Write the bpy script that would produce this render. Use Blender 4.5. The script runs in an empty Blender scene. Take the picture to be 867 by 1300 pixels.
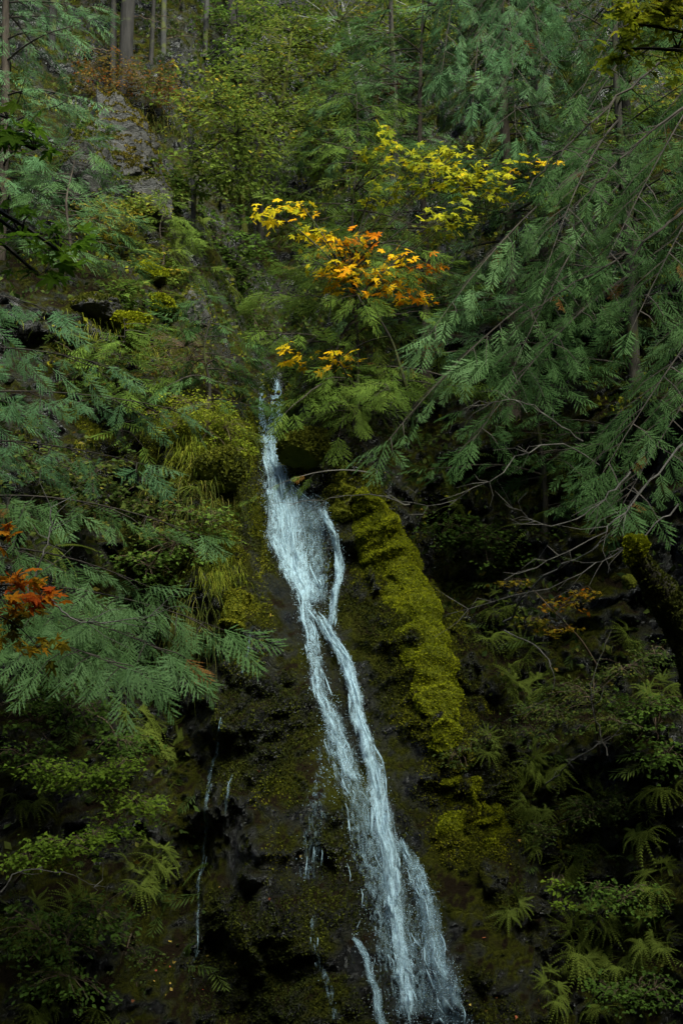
import bpy, math, random
import numpy as np
from mathutils import Vector
from mathutils.bvhtree import BVHTree

rng = np.random.default_rng(7)
random.seed(7)
sc = bpy.context.scene
col = sc.collection
R = math.radians

# ------------------------------------------------------------------ camera
CAM = np.array([0.0, 0.0, 1.7])
PITCH = R(10.0)
FOV = R(46.0)
FPX = 650.0 / math.tan(FOV / 2)
FWD = np.array([0, math.cos(PITCH), math.sin(PITCH)])
UPV = np.array([0, -math.sin(PITCH), math.cos(PITCH)])
cd = bpy.data.cameras.new('camera')
cam = bpy.data.objects.new('camera', cd)
col.objects.link(cam)
cam.location = CAM
cam.rotation_euler = (math.pi / 2 + PITCH, 0, 0)
cd.sensor_fit = 'VERTICAL'
cd.angle = FOV
cd.clip_end = 1000
sc.camera = cam


def ray(px, py):
    d = np.array([(px - 433.5) / FPX, 0, 0]) + UPV * ((650 - py) / FPX) + FWD
    return d


def at(px, py, Y):
    d = ray(px, py)
    return CAM + d * (Y / d[1])


# ------------------------------------------------------------------ noise
def _hash(i, j, k, s):
    h = (i * 374761393 + j * 668265263 + k * 2147483647 + s * 144665) & 0xFFFFFFFF
    h = ((h ^ (h >> 13)) * 1274126177) & 0xFFFFFFFF
    h = ((h ^ (h >> 16)) * 2246822519) & 0xFFFFFFFF
    return ((h ^ (h >> 15)) & 0xFFFFFF) / float(0xFFFFFF)


def vnoise(p, s=0):
    p = np.asarray(p, float)
    f = np.floor(p).astype(np.int64)
    t = p - f
    t = t * t * (3 - 2 * t)
    i, j, k = f[..., 0], f[..., 1], f[..., 2]
    x, y, z = t[..., 0], t[..., 1], t[..., 2]
    r = 0
    for a in (0, 1):
        for b in (0, 1):
            for c in (0, 1):
                w = (x if a else 1 - x) * (y if b else 1 - y) * (z if c else 1 - z)
                r = r + w * _hash(i + a, j + b, k + c, s)
    return r * 2 - 1


def fbm(p, oct=4, s=0, lac=2.1, gain=0.5):
    p = np.asarray(p, float)
    r, a = 0, 1.0
    for o in range(oct):
        r = r + a * vnoise(p, s + o * 17)
        p = p * lac + 13.7
        a *= gain
    return r


def facets(p, s=0, tilt=.45):
    """broken rock: every cell of a jittered lattice is a small tilted face"""
    p = np.asarray(p, float); sh = p.shape[:-1]; p = p.reshape(-1, 3)
    f = np.floor(p).astype(np.int64)
    best = np.full(len(p), 1e9); val = np.zeros(len(p))
    for a in (-1, 0, 1):
        for b in (-1, 0, 1):
            for c in (-1, 0, 1):
                g_ = f + np.array([a, b, c])
                h = [_hash(g_[:, 0], g_[:, 1], g_[:, 2], s + q) for q in range(6)]
                q_ = g_ + np.stack(h[:3], -1)
                dv = p - q_
                d2 = (dv ** 2).sum(1)
                m_ = d2 < best
                v = (h[3] - .5) + tilt * ((h[4] - .5) * dv[:, 0] * 2 + (h[5] - .7) * dv[:, 2] * 2)
                best = np.where(m_, d2, best); val = np.where(m_, v, val)
    return val.reshape(sh)


def norm(v):
    v = np.asarray(v, float)
    return v / (np.linalg.norm(v, axis=-1, keepdims=True) + 1e-12)


# ------------------------------------------------------------------ geometry collector
class Geo:
    def __init__(self):
        self.V, self.F, self.A, self.I, self.n, self.mi = [], [], [], [], 0, 0

    def add(self, V, F, var=0.5):
        V = np.asarray(V, float).reshape(-1, 3)
        F = np.asarray(F, np.int64).reshape(-1, 3)
        self.V.append(V)
        self.F.append(F + self.n)
        self.I.append(np.full(len(F), self.mi))
        self.A.append(np.broadcast_to(np.asarray(var, float), (len(V),)))
        self.n += len(V)

    def inst(self, tmpl, M, P, var):
        """tmpl (V,F); M (N,3,3) columns = local axes; P (N,3)"""
        V, F = tmpl
        M = np.asarray(M, float)
        P = np.asarray(P, float)
        if len(P) == 0:
            return
        W = np.einsum('nij,vj->nvi', M, V) + P[:, None, :]
        off = np.arange(len(P))[:, None, None] * len(V)
        self.add(W.reshape(-1, 3), (F[None] + off).reshape(-1, 3), np.repeat(np.broadcast_to(var, (len(P),)), len(V)))

    def tube(self, pts, radii, sides=6, var=0.5, rough=0.0):
        pts = np.asarray(pts, float)
        n = len(pts)
        radii = np.broadcast_to(np.asarray(radii, float), (n,))
        tan = np.gradient(pts, axis=0)
        tan = norm(tan)
        ref = np.array([0.3, 1.0, 0.2]) if abs(tan[0][2]) > 0.7 else np.array([0, 0, 1.0])
        u = norm(np.cross(tan, ref))
        v = np.cross(tan, u)
        a = np.linspace(0, 2 * np.pi, sides, endpoint=False)
        ring = u[:, None, :] * np.cos(a)[None, :, None] + v[:, None, :] * np.sin(a)[None, :, None]
        rr = radii[:, None]
        V = pts[:, None, :] + ring * rr[..., None]
        if rough:
            V = V + ring * (rr * rough * fbm(V * 3.0 / max(radii.max(), .05) * 0.25, 3, 5))[..., None]
        F = []
        i = np.arange(n - 1)[:, None] * sides
        j = np.arange(sides)[None, :]
        k = (j + 1) % sides
        a0, a1, b0, b1 = i + j, i + k, i + sides + j, i + sides + k
        F = np.concatenate([np.stack([a0, a1, b1], -1).reshape(-1, 3), np.stack([a0, b1, b0], -1).reshape(-1, 3)])
        V = V.reshape(-1, 3)
        V = np.vstack([V, pts[-1] + tan[-1] * radii[-1] * .5])
        tip = len(V) - 1
        last = (n - 1) * sides
        F = np.vstack([F, [[last + q, last + (q + 1) % sides, tip] for q in range(sides)]])
        self.add(V, F, var)

    def join(self, o, mi):
        for V, F, A in zip(o.V, o.F, o.A):
            pass
        k = 0
        base = self.n
        for V, F, A in zip(o.V, o.F, o.A):
            self.V.append(V); self.F.append(F + base); self.A.append(A); self.I.append(np.full(len(F), mi)); k += len(V)
        self.n += k

    def build(self, name, mat, parent=None, origin=None, smooth=False):
        V = np.concatenate(self.V) if self.V else np.zeros((0, 3))
        F = np.concatenate(self.F) if self.F else np.zeros((0, 3), np.int64)
        A = np.concatenate(self.A) if self.A else np.zeros(0)
        if parent is not None and origin is None:
            origin = np.array(root_loc(parent))
        if origin is None:
            origin = np.zeros(3)
        V = V - np.asarray(origin, float)
        me = bpy.data.meshes.new(name)
        me.vertices.add(len(V))
        me.vertices.foreach_set('co', V.astype(np.float32).ravel())
        me.loops.add(len(F) * 3)
        me.loops.foreach_set('vertex_index', F.astype(np.int32).ravel())
        me.polygons.add(len(F))
        me.polygons.foreach_set('loop_start', (np.arange(len(F)) * 3).astype(np.int32))
        me.polygons.foreach_set('use_smooth', np.full(len(F), smooth))
        at_ = me.attributes.new('var', 'FLOAT', 'POINT')
        at_.data.foreach_set('value', A.astype(np.float32))
        me.update(calc_edges=True)
        for m_ in (mat if isinstance(mat, (list, tuple)) else [mat]):
            me.materials.append(m_)
        if isinstance(mat, (list, tuple)):
            me.polygons.foreach_set('material_index', np.concatenate(self.I).astype(np.int32))
        o = bpy.data.objects.new(name, me)
        col.objects.link(o)
        if parent is not None:
            o.parent = parent
        else:
            o.location = origin
        return o


def root_loc(o):
    l = np.zeros(3)
    while o is not None:
        l = l + np.array(o.location)
        o = o.parent
    return l


def tag(o, label=None, cat=None, group=None, kind=None):
    if label: o['label'] = label
    if cat: o['category'] = cat
    if group: o['group'] = group
    if kind: o['kind'] = kind
    return o


def thing(name, label, cat, loc, group=None):
    o = bpy.data.objects.new(name, None)
    o.empty_display_size = 0.1
    col.objects.link(o)
    o.location = tuple(float(c) for c in loc)
    return tag(o, label, cat, group)


# ------------------------------------------------------------------ materials
def newmat(name):
    m = bpy.data.materials.new(name)
    m.use_nodes = True
    nt = m.node_tree
    nt.nodes.clear()
    return m, nt, nt.nodes, nt.links


def ramp(nt, stops, interp='LINEAR'):
    n = nt.nodes.new('ShaderNodeValToRGB')
    cr = n.color_ramp
    cr.interpolation = interp
    while len(cr.elements) > 1:
        cr.elements.remove(cr.elements[-1])
    for i, (p, c) in enumerate(stops):
        e = cr.elements[0] if i == 0 else cr.elements.new(p)
        e.position = p
        e.color = (*c, 1) if len(c) == 3 else c
    return n


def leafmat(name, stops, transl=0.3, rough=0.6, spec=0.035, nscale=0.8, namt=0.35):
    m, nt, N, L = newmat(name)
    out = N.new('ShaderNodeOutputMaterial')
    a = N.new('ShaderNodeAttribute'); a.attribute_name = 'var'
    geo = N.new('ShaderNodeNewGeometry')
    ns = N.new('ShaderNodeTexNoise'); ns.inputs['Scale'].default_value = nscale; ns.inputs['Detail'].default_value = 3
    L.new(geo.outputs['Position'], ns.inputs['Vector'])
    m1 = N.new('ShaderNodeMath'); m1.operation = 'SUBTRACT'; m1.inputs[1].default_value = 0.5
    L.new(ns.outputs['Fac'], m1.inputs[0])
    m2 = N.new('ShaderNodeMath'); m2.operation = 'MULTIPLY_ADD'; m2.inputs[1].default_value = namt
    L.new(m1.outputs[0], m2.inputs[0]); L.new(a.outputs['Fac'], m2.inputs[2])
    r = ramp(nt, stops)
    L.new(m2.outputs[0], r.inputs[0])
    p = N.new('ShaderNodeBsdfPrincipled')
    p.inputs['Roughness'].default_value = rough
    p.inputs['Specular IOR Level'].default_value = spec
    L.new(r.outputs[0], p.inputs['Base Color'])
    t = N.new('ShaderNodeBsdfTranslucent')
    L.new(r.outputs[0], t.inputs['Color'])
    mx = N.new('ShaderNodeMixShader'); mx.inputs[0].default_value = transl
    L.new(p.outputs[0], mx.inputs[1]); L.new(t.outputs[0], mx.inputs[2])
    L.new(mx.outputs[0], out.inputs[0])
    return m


def barkmat(name, c1, c2, moss=None, mossamt=0.5, scale=6):
    m, nt, N, L = newmat(name)
    out = N.new('ShaderNodeOutputMaterial')
    geo = N.new('ShaderNodeNewGeometry')
    mp = N.new('ShaderNodeMapping'); mp.inputs['Scale'].default_value = (1, 1, 0.18)
    L.new(geo.outputs['Position'], mp.inputs['Vector'])
    ns = N.new('ShaderNodeTexNoise'); ns.inputs['Scale'].default_value = scale; ns.inputs['Detail'].default_value = 6
    ns.inputs['Roughness'].default_value = 0.7
    L.new(mp.outputs[0], ns.inputs['Vector'])
    r = ramp(nt, [(0.35, c1), (0.65, c2)])
    L.new(ns.outputs['Fac'], r.inputs[0])
    colr = r.outputs[0]
    if moss:
        n2 = N.new('ShaderNodeTexNoise'); n2.inputs['Scale'].default_value = 2.5; n2.inputs['Detail'].default_value = 5
        L.new(geo.outputs['Position'], n2.inputs['Vector'])
        r2 = ramp(nt, [(0.62 - mossamt * .3, (0, 0, 0)), (0.7 - mossamt * .3, (1, 1, 1))])
        L.new(n2.outputs['Fac'], r2.inputs[0])
        mx = N.new('ShaderNodeMix'); mx.data_type = 'RGBA'
        L.new(r2.outputs[0], mx.inputs[0]); L.new(colr, mx.inputs[6]); mx.inputs[7].default_value = (*moss, 1)
        colr = mx.outputs[2]
    p = N.new('ShaderNodeBsdfPrincipled'); p.inputs['Roughness'].default_value = 0.85
    p.inputs['Specular IOR Level'].default_value = 0.2
    L.new(colr, p.inputs['Base Color'])
    b = N.new('ShaderNodeBump'); b.inputs['Strength'].default_value = 0.8; b.inputs['Distance'].default_value = 0.04
    L.new(ns.outputs['Fac'], b.inputs['Height']); L.new(b.outputs[0], p.inputs['Normal'])
    L.new(p.outputs[0], out.inputs[0])
    return m


def groundmat(name, kind):
    """kind: 'cliff' rock + moss + earth; 'rock' bare grey rock with moss caps; 'moss' thick moss"""
    m, nt, N, L = newmat(name)
    out = N.new('ShaderNodeOutputMaterial')
    geo = N.new('ShaderNodeNewGeometry')
    pos = geo.outputs['Position']

    def noise(s, d=6, rgh=0.6, vec=None):
        n = N.new('ShaderNodeTexNoise'); n.inputs['Scale'].default_value = s; n.inputs['Detail'].default_value = d
        n.inputs['Roughness'].default_value = rgh
        L.new(vec or pos, n.inputs['Vector'])
        return n.outputs['Fac']

    def math_(op, a, b=None, c=None):
        n = N.new('ShaderNodeMath'); n.operation = op
        for i, x in enumerate((a, b, c)):
            if x is None: continue
            if isinstance(x, (int, float)): n.inputs[i].default_value = x
            else: L.new(x, n.inputs[i])
        return n.outputs[0]

    def mixc(f, a, b):
        n = N.new('ShaderNodeMix'); n.data_type = 'RGBA'
        if isinstance(f, float): n.inputs[0].default_value = f
        else: L.new(f, n.inputs[0])
        for i, x in ((6, a), (7, b)):
            if isinstance(x, tuple): n.inputs[i].default_value = (*x, 1)
            else: L.new(x, n.inputs[i])
        return n.outputs[2]

    big = noise(0.7, 5)
    mid = noise(3.0, 6, .65)
    fine = noise(22 if kind == 'cliff' else 16, 8, .78)
    vor = N.new('ShaderNodeTexVoronoi'); vor.inputs['Scale'].default_value = 2.2; vor.feature = 'DISTANCE_TO_EDGE'
    wv = N.new('ShaderNodeVectorMath'); wv.operation = 'ADD'
    nv = N.new('ShaderNodeTexNoise'); nv.inputs['Scale'].default_value = 1.5; nv.inputs['Detail'].default_value = 4
    L.new(pos, nv.inputs['Vector'])
    L.new(pos, wv.inputs[0]); L.new(nv.outputs['Color'], wv.inputs[1]); L.new(wv.outputs[0], vor.inputs['Vector'])
    crack = ramp(nt, [(0.0, (0, 0, 0)), (0.06, (1, 1, 1))]); L.new(vor.outputs['Distance'], crack.inputs[0])
    sep = N.new('ShaderNodeSeparateXYZ'); L.new(geo.outputs['Normal'], sep.inputs[0])
    nz = sep.outputs[2]
    p = N.new('ShaderNodeBsdfPrincipled')
    if kind == 'moss':
        r = ramp(nt, [(0.25, (0.022, 0.03, 0.004)), (0.45, (0.065, 0.075, 0.006)), (0.62, (0.10, 0.105, 0.008)), (0.8, (0.085, 0.06, 0.015))])
        L.new(math_('MULTIPLY_ADD', fine, 0.55, math_('MULTIPLY', mid, 0.5)), r.inputs[0])
        L.new(r.outputs[0], p.inputs['Base Color'])
        p.inputs['Roughness'].default_value = 0.95
        p.inputs['Specular IOR Level'].default_value = 0.1
        hgt = math_('ADD', fine, mid)
        bd, bs = 0.05, 0.9
    elif kind == 'rock':
        r = ramp(nt, [(0.34, (0.007, 0.006, 0.005)), (0.5, (0.032, 0.029, 0.024)), (0.74, (0.10, 0.093, 0.08))])
        L.new(math_('MULTIPLY_ADD', fine, 0.5, math_('MULTIPLY', mid, 0.5)), r.inputs[0])
        c = mixc(crack.outputs[0], (0.03, 0.03, 0.028), r.outputs[0])
        mm = ramp(nt, [(0.74, (0, 0, 0)), (0.86, (1, 1, 1))])
        L.new(math_('ADD', math_('MULTIPLY', nz, 0.5), math_('MULTIPLY', mid, 0.9)), mm.inputs[0])
        mc = mixc(mid, (0.05, 0.055, 0.01), (0.14, 0.10, 0.02))
        c = mixc(mm.outputs[0], c, mc)
        L.new(c, p.inputs['Base Color'])
        p.inputs['Roughness'].default_value = 0.75
        hgt = math_('ADD', math_('MULTIPLY', crack.outputs[0], 0.4), math_('ADD', fine, mid))
        bd, bs = 0.09, 0.9
    else:
        rk = ramp(nt, [(0.35, (0.003, 0.003, 0.003)), (0.52, (0.012, 0.0115, 0.010)), (0.74, (0.06, 0.058, 0.055))])
        L.new(math_('MULTIPLY_ADD', fine, 0.5, math_('MULTIPLY', mid, 0.5)), rk.inputs[0])
        rock = mixc(crack.outputs[0], (0.008, 0.008, 0.007), rk.outputs[0])
        ms = ramp(nt, [(0.35, (0.005, 0.006, 0.002)), (0.5, (0.02, 0.021, 0.004)), (0.62, (0.055, 0.057, 0.006)), (0.78, (0.03, 0.02, 0.008))])
        L.new(math_('MULTIPLY_ADD', fine, 0.6, math_('MULTIPLY', big, 0.45)), ms.inputs[0])
        mk = ramp(nt, [(0.46, (0, 0, 0)), (0.58, (1, 1, 1))])
        L.new(math_('ADD', math_('MULTIPLY', nz, 0.12), math_('MULTIPLY_ADD', mid, 0.5, math_('MULTIPLY', big, 0.5))), mk.inputs[0])
        c = mixc(mk.outputs[0], rock, ms.outputs[0])
        # brown earth and needle litter on the gentler ground
        eart = mixc(fine, (0.003, 0.0025, 0.0015), (0.028, 0.018, 0.009))
        ek = ramp(nt, [(0.62, (0, 0, 0)), (0.8, (1, 1, 1))])
        L.new(math_('MULTIPLY_ADD', nz, 0.7, math_('MULTIPLY', mid, 0.5)), ek.inputs[0])
        c = mixc(ek.outputs[0], c, eart)
        L.new(c, p.inputs['Base Color'])
        rr = ramp(nt, [(0.0, (0.2, 0.2, 0.2)), (1.0, (0.9, 0.9, 0.9))])
        sr = ramp(nt, [(0.0, (0.5, 0.5, 0.5)), (1.0, (0.03, 0.03, 0.03))])
        L.new(math_('MAXIMUM', mk.outputs[0], ek.outputs[0]), sr.inputs[0]); L.new(sr.outputs[0], p.inputs['Specular IOR Level'])
        L.new(math_('MAXIMUM', mk.outputs[0], ek.outputs[0]), rr.inputs[0])
        L.new(rr.outputs[0], p.inputs['Roughness'])
        hgt = math_('ADD', math_('MULTIPLY', crack.outputs[0], 0.3), math_('ADD', fine, mid))
        bd, bs = 0.12, 1.0
    b = N.new('ShaderNodeBump'); b.inputs['Strength'].default_value = bs; b.inputs['Distance'].default_value = bd
    L.new(hgt, b.inputs['Height']); L.new(b.outputs[0], p.inputs['Normal'])
    L.new(p.outputs[0], out.inputs[0])
    return m


def watermat(name, lo, hi, sx, sy, base=(0.78, 0.86, 0.90)):
    """aerated water: bright where foam is dense, clear in between. 'var' = edge density, UV-free (uses position stretched down the fall)"""
    m, nt, N, L = newmat(name)
    out = N.new('ShaderNodeOutputMaterial')
    geo = N.new('ShaderNodeNewGeometry')
    mp = N.new('ShaderNodeMapping'); mp.inputs['Scale'].default_value = (sx, sx * .6, sy); mp.inputs['Rotation'].default_value = (0, R(-14), 0)
    L.new(geo.outputs['Position'], mp.inputs['Vector'])
    ns = N.new('ShaderNodeTexNoise'); ns.inputs['Scale'].default_value = 1; ns.inputs['Detail'].default_value = 7; ns.inputs['Roughness'].default_value = 0.78
    ns.inputs['Distortion'].default_value = 0.8
    L.new(mp.outputs[0], ns.inputs['Vector'])
    a = N.new('ShaderNodeAttribute'); a.attribute_name = 'var'
    s = N.new('ShaderNodeMath'); s.operation = 'ADD'
    L.new(ns.outputs['Fac'], s.inputs[0]); L.new(a.outputs['Fac'], s.inputs[1])
    r = ramp(nt, [(lo, (0, 0, 0)), (hi, (1, 1, 1))])
    L.new(s.outputs[0], r.inputs[0])
    p = N.new('ShaderNodeBsdfPrincipled')
    p.inputs['Base Color'].default_value = (*base, 1); p.inputs['Roughness'].default_value = 0.35
    t = N.new('ShaderNodeBsdfTransparent')
    mx = N.new('ShaderNodeMixShader')
    L.new(r.outputs[0], mx.inputs[0]); L.new(t.outputs[0], mx.inputs[1]); L.new(p.outputs[0], mx.inputs[2])
    b = N.new('ShaderNodeBump'); b.inputs['Strength'].default_value = 0.7; b.inputs['Distance'].default_value = 0.05
    L.new(ns.outputs['Fac'], b.inputs['Height']); L.new(b.outputs[0], p.inputs['Normal'])
    L.new(mx.outputs[0], out.inputs[0])
    return m


M = {
    'cliff': groundmat('wet mossy cliff', 'cliff'),
    'rock': groundmat('grey lichened rock', 'rock'),
    'moss': groundmat('thick moss', 'moss'),
    'cedar': leafmat('cedar foliage', [(0.0, (0.018, 0.042, 0.008)), (0.35, (0.038, 0.08, 0.022)), (0.7, (0.07, 0.13, 0.04)), (0.93, (0.12, 0.20, 0.085)), (0.985, (0.16, 0.075, 0.02))]),  # palest green stop paints bright highlights into the sprays
    'bluecedar': leafmat('blue green cedar foliage', [(0.0, (0.018, 0.046, 0.014)), (0.35, (0.045, 0.098, 0.034)), (0.7, (0.075, 0.15, 0.062)), (0.94, (0.12, 0.19, 0.08)), (0.985, (0.15, 0.07, 0.02))]),
    'warmcedar': leafmat('yellow green cedar foliage', [(0.0, (0.022, 0.042, 0.006)), (0.35, (0.055, 0.092, 0.013)), (0.7, (0.095, 0.145, 0.022)), (0.93, (0.14, 0.17, 0.03)), (0.975, (0.17, 0.09, 0.02))]),
    'olive': leafmat('olive alder leaves', [(0.0, (0.04, 0.066, 0.010)), (0.5, (0.095, 0.135, 0.02)), (0.85, (0.16, 0.18, 0.024)), (1.0, (0.28, 0.2, 0.02))], .4),
    'green': leafmat('green shrub leaves', [(0.0, (0.03, 0.055, 0.010)), (0.5, (0.07, 0.12, 0.018)), (0.85, (0.11, 0.155, 0.026)), (1.0, (0.17, 0.16, 0.02))], .4),
    'goldleaf': leafmat('yellow green bush leaves', [(0.0, (0.06, 0.09, 0.008)), (0.5, (0.14, 0.18, 0.014)), (1.0, (0.24, 0.25, 0.02))], .45),
    'lime': leafmat('bright vine maple leaves', [(0.0, (0.05, 0.08, 0.010)), (0.5, (0.115, 0.18, 0.018)), (1.0, (0.18, 0.23, 0.025))], .4),
    'yellow': leafmat('yellow maple leaves', [(0.0, (0.11, 0.16, 0.014)), (0.34, (0.36, 0.33, 0.012)), (0.55, (0.62, 0.42, 0.010)), (0.75, (0.68, 0.30, 0.008)), (1.0, (0.58, 0.15, 0.006))], .45, nscale=1.2, namt=.2),
    'orange': leafmat('orange maple leaves', [(0.0, (0.06, 0.08, 0.01)), (0.35, (0.24, 0.15, 0.008)), (0.6, (0.4, 0.13, 0.006)), (0.85, (0.34, 0.055, 0.006)), (1.0, (0.16, 0.02, 0.008))], .45),
    'darkmaple': leafmat('dark green maple leaves', [(0.0, (0.05, 0.11, 0.008)), (0.5, (0.09, 0.17, 0.012)), (1.0, (0.15, 0.2, 0.016))], .7),
    'limemaple': leafmat('yellow green maple leaves', [(0.0, (0.13, 0.16, 0.010)), (0.6, (0.24, 0.26, 0.014)), (1.0, (0.4, 0.3, 0.016))], .7),
    'rust': leafmat('rusty autumn shrub leaves', [(0.0, (0.05, 0.06, 0.012)), (0.45, (0.13, 0.09, 0.018)), (0.75, (0.2, 0.075, 0.015)), (1.0, (0.24, 0.05, 0.012))], .4),
    'fern': leafmat('fern fronds', [(0.0, (0.035, 0.055, 0.010)), (0.5, (0.085, 0.11, 0.017)), (1.0, (0.14, 0.16, 0.026))], .35),
    'grass': leafmat('hanging grass', [(0.0, (0.05, 0.07, 0.014)), (0.5, (0.10, 0.12, 0.022)), (1.0, (0.19, 0.16, 0.04))], .35),
    'goldgrass': leafmat('golden green grass', [(0.0, (0.06, 0.085, 0.010)), (0.5, (0.14, 0.17, 0.014)), (1.0, (0.23, 0.22, 0.03))], .35),
    'mosstuft': leafmat('moss tufts', [(0.0, (0.02, 0.025, 0.004)), (0.5, (0.06, 0.066, 0.006)), (1.0, (0.12, 0.12, 0.01))], .2, rough=.9, spec=.1),
    'ochremoss': leafmat('ochre moss', [(0.0, (0.03, 0.03, 0.006)), (0.5, (0.10, 0.085, 0.012)), (1.0, (0.19, 0.14, 0.02))], .2, rough=.9, spec=.02),
    'ribmoss': leafmat('yellow green rib moss', [(0.0, (0.085, 0.10, 0.005)), (0.5, (0.19, 0.21, 0.008)), (1.0, (0.28, 0.28, 0.014))], .25, rough=.9, spec=.02),
    'brightmoss': leafmat('bright moss tufts', [(0.0, (0.05, 0.06, 0.005)), (0.5, (0.12, 0.125, 0.007)), (1.0, (0.19, 0.175, 0.012))], .25, rough=.9, spec=.1),
    'under': leafmat('undergrowth leaves', [(0.0, (0.02, 0.034, 0.008)), (0.4, (0.045, 0.07, 0.014)), (0.75, (0.085, 0.10, 0.02)), (0.92, (0.15, 0.12, 0.02)), (1.0, (0.16, 0.07, 0.015))], .35),
    'litter': leafmat('fallen leaves', [(0.0, (0.3, 0.2, 0.05)), (0.5, (0.42, 0.3, 0.06)), (0.8, (0.35, 0.12, 0.05)), (1.0, (0.3, 0.06, 0.04))], .2),
    'bark': barkmat('cedar bark', (0.025, 0.018, 0.013), (0.085, 0.066, 0.05)),
    'darkbark': barkmat('dark wet bark', (0.010, 0.009, 0.007), (0.04, 0.034, 0.026), (0.035, 0.04, 0.008), .3),
    'palebark': barkmat('pale alder bark', (0.10, 0.10, 0.09), (0.3, 0.29, 0.27), (0.05, 0.055, 0.014), .3, 9),
    'limbbark': barkmat('dark cedar limb bark', (0.016, 0.013, 0.010), (0.06, 0.048, 0.036)),  # limb bark in a darker brown than plain cedar bark
    'firbark': barkmat('grey fir bark', (0.006, 0.005, 0.004), (0.024, 0.021, 0.018), (0.04, 0.045, 0.012), .2),
    'twig': barkmat('bare grey twigs', (0.04, 0.036, 0.03), (0.13, 0.118, 0.10)),
    'greybark': barkmat('grey fir bark with pale lichen', (0.014, 0.0135, 0.012), (0.05, 0.048, 0.044), (0.05, 0.055, 0.014), .4),
    'browntwig': barkmat('brown twigs', (0.045, 0.03, 0.02), (0.13, 0.09, 0.06)),
    'mossbark': barkmat('moss covered wood', (0.016, 0.013, 0.009), (0.05, 0.042, 0.03), (0.065, 0.07, 0.008), .75),
    'foam': watermat('white water', 0.33, 0.72, 16, 5.5, (0.40, 0.57, 0.67)),
    'veil': watermat('thin falling water', 0.36, 0.96, 20, 4.6, (0.36, 0.54, 0.64)),
}
_m, _nt, _N, _L = newmat('water drops')
_o = _N.new('ShaderNodeOutputMaterial'); _p = _N.new('ShaderNodeBsdfPrincipled')
_p.inputs['Base Color'].default_value = (0.44, 0.60, 0.69, 1); _p.inputs['Roughness'].default_value = 0.25
_L.new(_p.outputs[0], _o.inputs[0])
M['drop'] = _m
M['strand'] = watermat('threads of falling water', 0.42, 1.05, 26, 12, (0.44, 0.62, 0.72))

# ------------------------------------------------------------------ terrain
ZB = np.array([-6, -1.8, 0.85, 3.85, 6.4, 7.0, 8.8, 9.6, 11.5, 18, 25, 40, 60])
YB = np.array([15.2, 16.0, 17.0, 18.4, 19.6, 20.6, 21.6, 23.5, 26.0, 32.5, 37.5, 50, 70])
# centre of the fall in world x as the water descends
FALLPX = [(341, 500), (343, 550), (350, 600), (362, 650), (374, 720), (398, 780), (424, 830), (444, 880), (462, 940), (478, 1000), (488, 1060), (502, 1140), (512, 1220), (525, 1300)]


def _solve(px, py):
    d = ray(px, py)
    Y = 18.0
    for _ in range(30):
        z = 1.7 + d[2] * Y / d[1]
        Y = 0.5 * Y + 0.5 * np.interp(z, ZB, YB)
    return (CAM + d * (Y / d[1]))


_fp = np.array([_solve(*p) for p in FALLPX])[::-1]


def xfall(z):
    return np.interp(z, _fp[:, 2], _fp[:, 0])


def smooth(a, b, x):
    t = np.clip((x - a) / (b - a), 0, 1)
    return t * t * (3 - 2 * t)


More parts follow.
